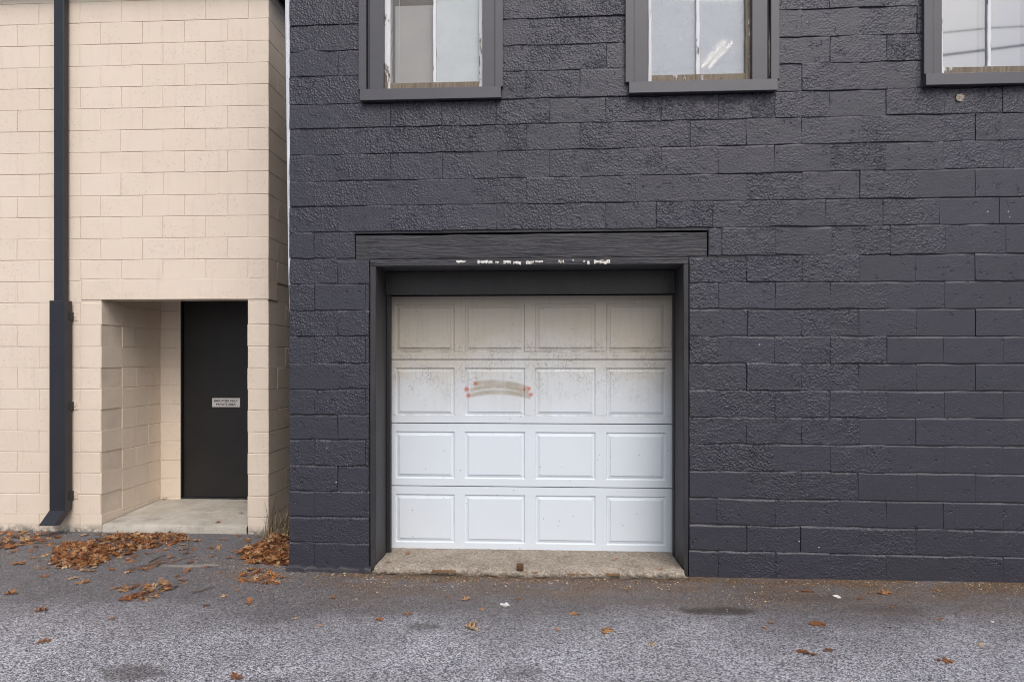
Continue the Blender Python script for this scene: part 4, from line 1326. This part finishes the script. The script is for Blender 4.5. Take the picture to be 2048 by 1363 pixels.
twig([(374, 1106), (377, 1094), (378, 1078)], .0035, 'thin pale twig in front of the doorstep', 3)
twig([(55, 1086), (90, 1087), (120, 1088)], .006, 'dark twig beside the left end of the long drift', 4)
twig([(385, 1188), (405, 1182), (428, 1174)], .005, 'reddish twig right of the lower streak of leaves', 5)
def scrap(px, py, s, lab, seed, mat='paper', name='paper_scrap', cat='paper'):
    r = random.Random(seed); x, y = ground(px, py)
    n = 9; V = [(0, 0, .012 * s / .05)]
    for i in range(n):
        a = 2 * math.pi * i / n; q = s * r.uniform(.45, 1)
        V.append((q * math.cos(a), q * .8 * math.sin(a), r.uniform(.002, .35 * s)))
    F = [(0, 1 + i, 1 + (i + 1) % n) for i in range(n)]
    V += [(p[0] * .9, p[1] * .9, 0.0) for p in V[1:n + 1]]
    F += [(1 + i, n + 1 + i, n + 1 + (i + 1) % n, 1 + (i + 1) % n) for i in range(n)]
    o = link(name, mesh(name, V, F), M[mat], None, (x, y, gz(x, y) + .002), r.uniform(0, 6))
    tag(o, lab, cat)
scrap(1010, 1211, .042, 'crumpled white paper scrap on the lane before the garage', 1)
scrap(1675, 1194, .032, 'dirty white scrap lying near the foot of the charcoal wall', 2)
scrap(1985, 1241, .016, 'tiny white scrap on the lane near the right edge', 3)
scrap(102, 1126, .022, 'small white scrap at the tip of the long leaf drift', 4)
scrap(1336, 1148, .022, 'white flake on the right end of the garage sill', 5)
scrap(1780, 1256, .012, 'small black pebble on the lane right of centre', 6, 'ink', 'pebble', 'pebble')

# overhead cables across the lane, behind the viewer: the right-hand upper window mirrors them
def mirrored(px, py, Y):
    d = ray(px, py); yp_ = YW + YS + .012
    t0 = yp_ / d[1]; s_ = (yp_ - Y) / d[1]
    return Vector((d[0] * (t0 + s_), Y, EYE + d[2] * (t0 + s_)))
for (pts, r_, lab) in (([(1600, 148), (1884, 111), (2048, 90.5), (2300, 62)], .030, 'thick overhead cable mirrored as a dark band in the right upper window'),
                       ([(1600, 105), (1884, 66), (1985, 56), (2048, 53), (2300, 48)], .016, 'thin overhead cable mirrored above the thick one')):
    P3 = [mirrored(a_, b_, -6.0) for a_, b_ in pts]
    P3 = [P3[0] + (P3[0] - P3[1]) * 4] + P3 + [P3[-1] + (P3[-1] - P3[-2]) * 4]
    o = MB().tube(P3, r_, 8).build('overhead_cable', M['fascia'], None, True)
    tag(o, lab, 'cable')

# dried weeds in the gap between the buildings
wr = random.Random(4)
def blades(px, py, n, h, lab, spread):
    x, y = ground(px, py)
    y = min(y, 5.9)
    root = empty('dry_weed', (x, y, 0))
    tag(root, lab, 'weed', 'dead weeds in the gap')
    V, F = [], []
    for _ in range(n):
        a = wr.uniform(0, 6.28); l = h * wr.uniform(.5, 1.1); lean = wr.uniform(.1, 1.0)
        bx, by = wr.uniform(-spread, spread) * .5, wr.uniform(-spread, spread)
        wd = wr.uniform(.002, .0045)
        k = len(V)
        for i in range(6):
            s = i / 5
            out = lean * l * s * s * .8
            px_, py_, pz_ = bx + math.cos(a) * out, by + math.sin(a) * out, l * s * (1 - .35 * lean * s)
            if px_ + x > X0B - .004 and py_ + y > YW - .01: px_ = X0B - .004 - x
            if px_ + x < XC + .01: px_ = XC + .01 - x
            ww = wd * (1 - .8 * s)
            V += [(px_ - math.sin(a) * ww, py_ + math.cos(a) * ww, pz_), (px_ + math.sin(a) * ww, py_ - math.cos(a) * ww, pz_)]
        for i in range(5):
            q = k + 2 * i; F.append((q, q + 1, q + 3, q + 2))
    link('blade', mesh('blade', V, F), M['straw'], root)['kind'] = 'stuff'
    st = MB()
    for _ in range(4):
        a = wr.uniform(0, 6.28); l = h * wr.uniform(1.1, 1.7)
        pts = [(0, 0, 0)]
        for i in range(1, 6):
            s = i / 5
            q = [wr.uniform(-.02, .02) + math.cos(a) * .12 * s * s, math.sin(a) * .2 * s * s, l * s]
            q[0] = max(XC + .012 - x, min(q[0], (X0B - .012 - x) if q[1] + y > YW - .02 else 9))
            pts.append(tuple(q))
        st.tube(pts, [.003, .0028, .0025, .002, .0016, .001], 5)
    st.build('stalk', M['twig'], root)
blades(572, 1072, 80, .24, 'pale straw weed at the foot of the charcoal corner', .05)
blades(572, 1050, 44, .22, 'taller brown weed standing deeper in the gap', .12)
blades(556, 1072, 26, .12, 'short straw tuft against the beige corner', .04)
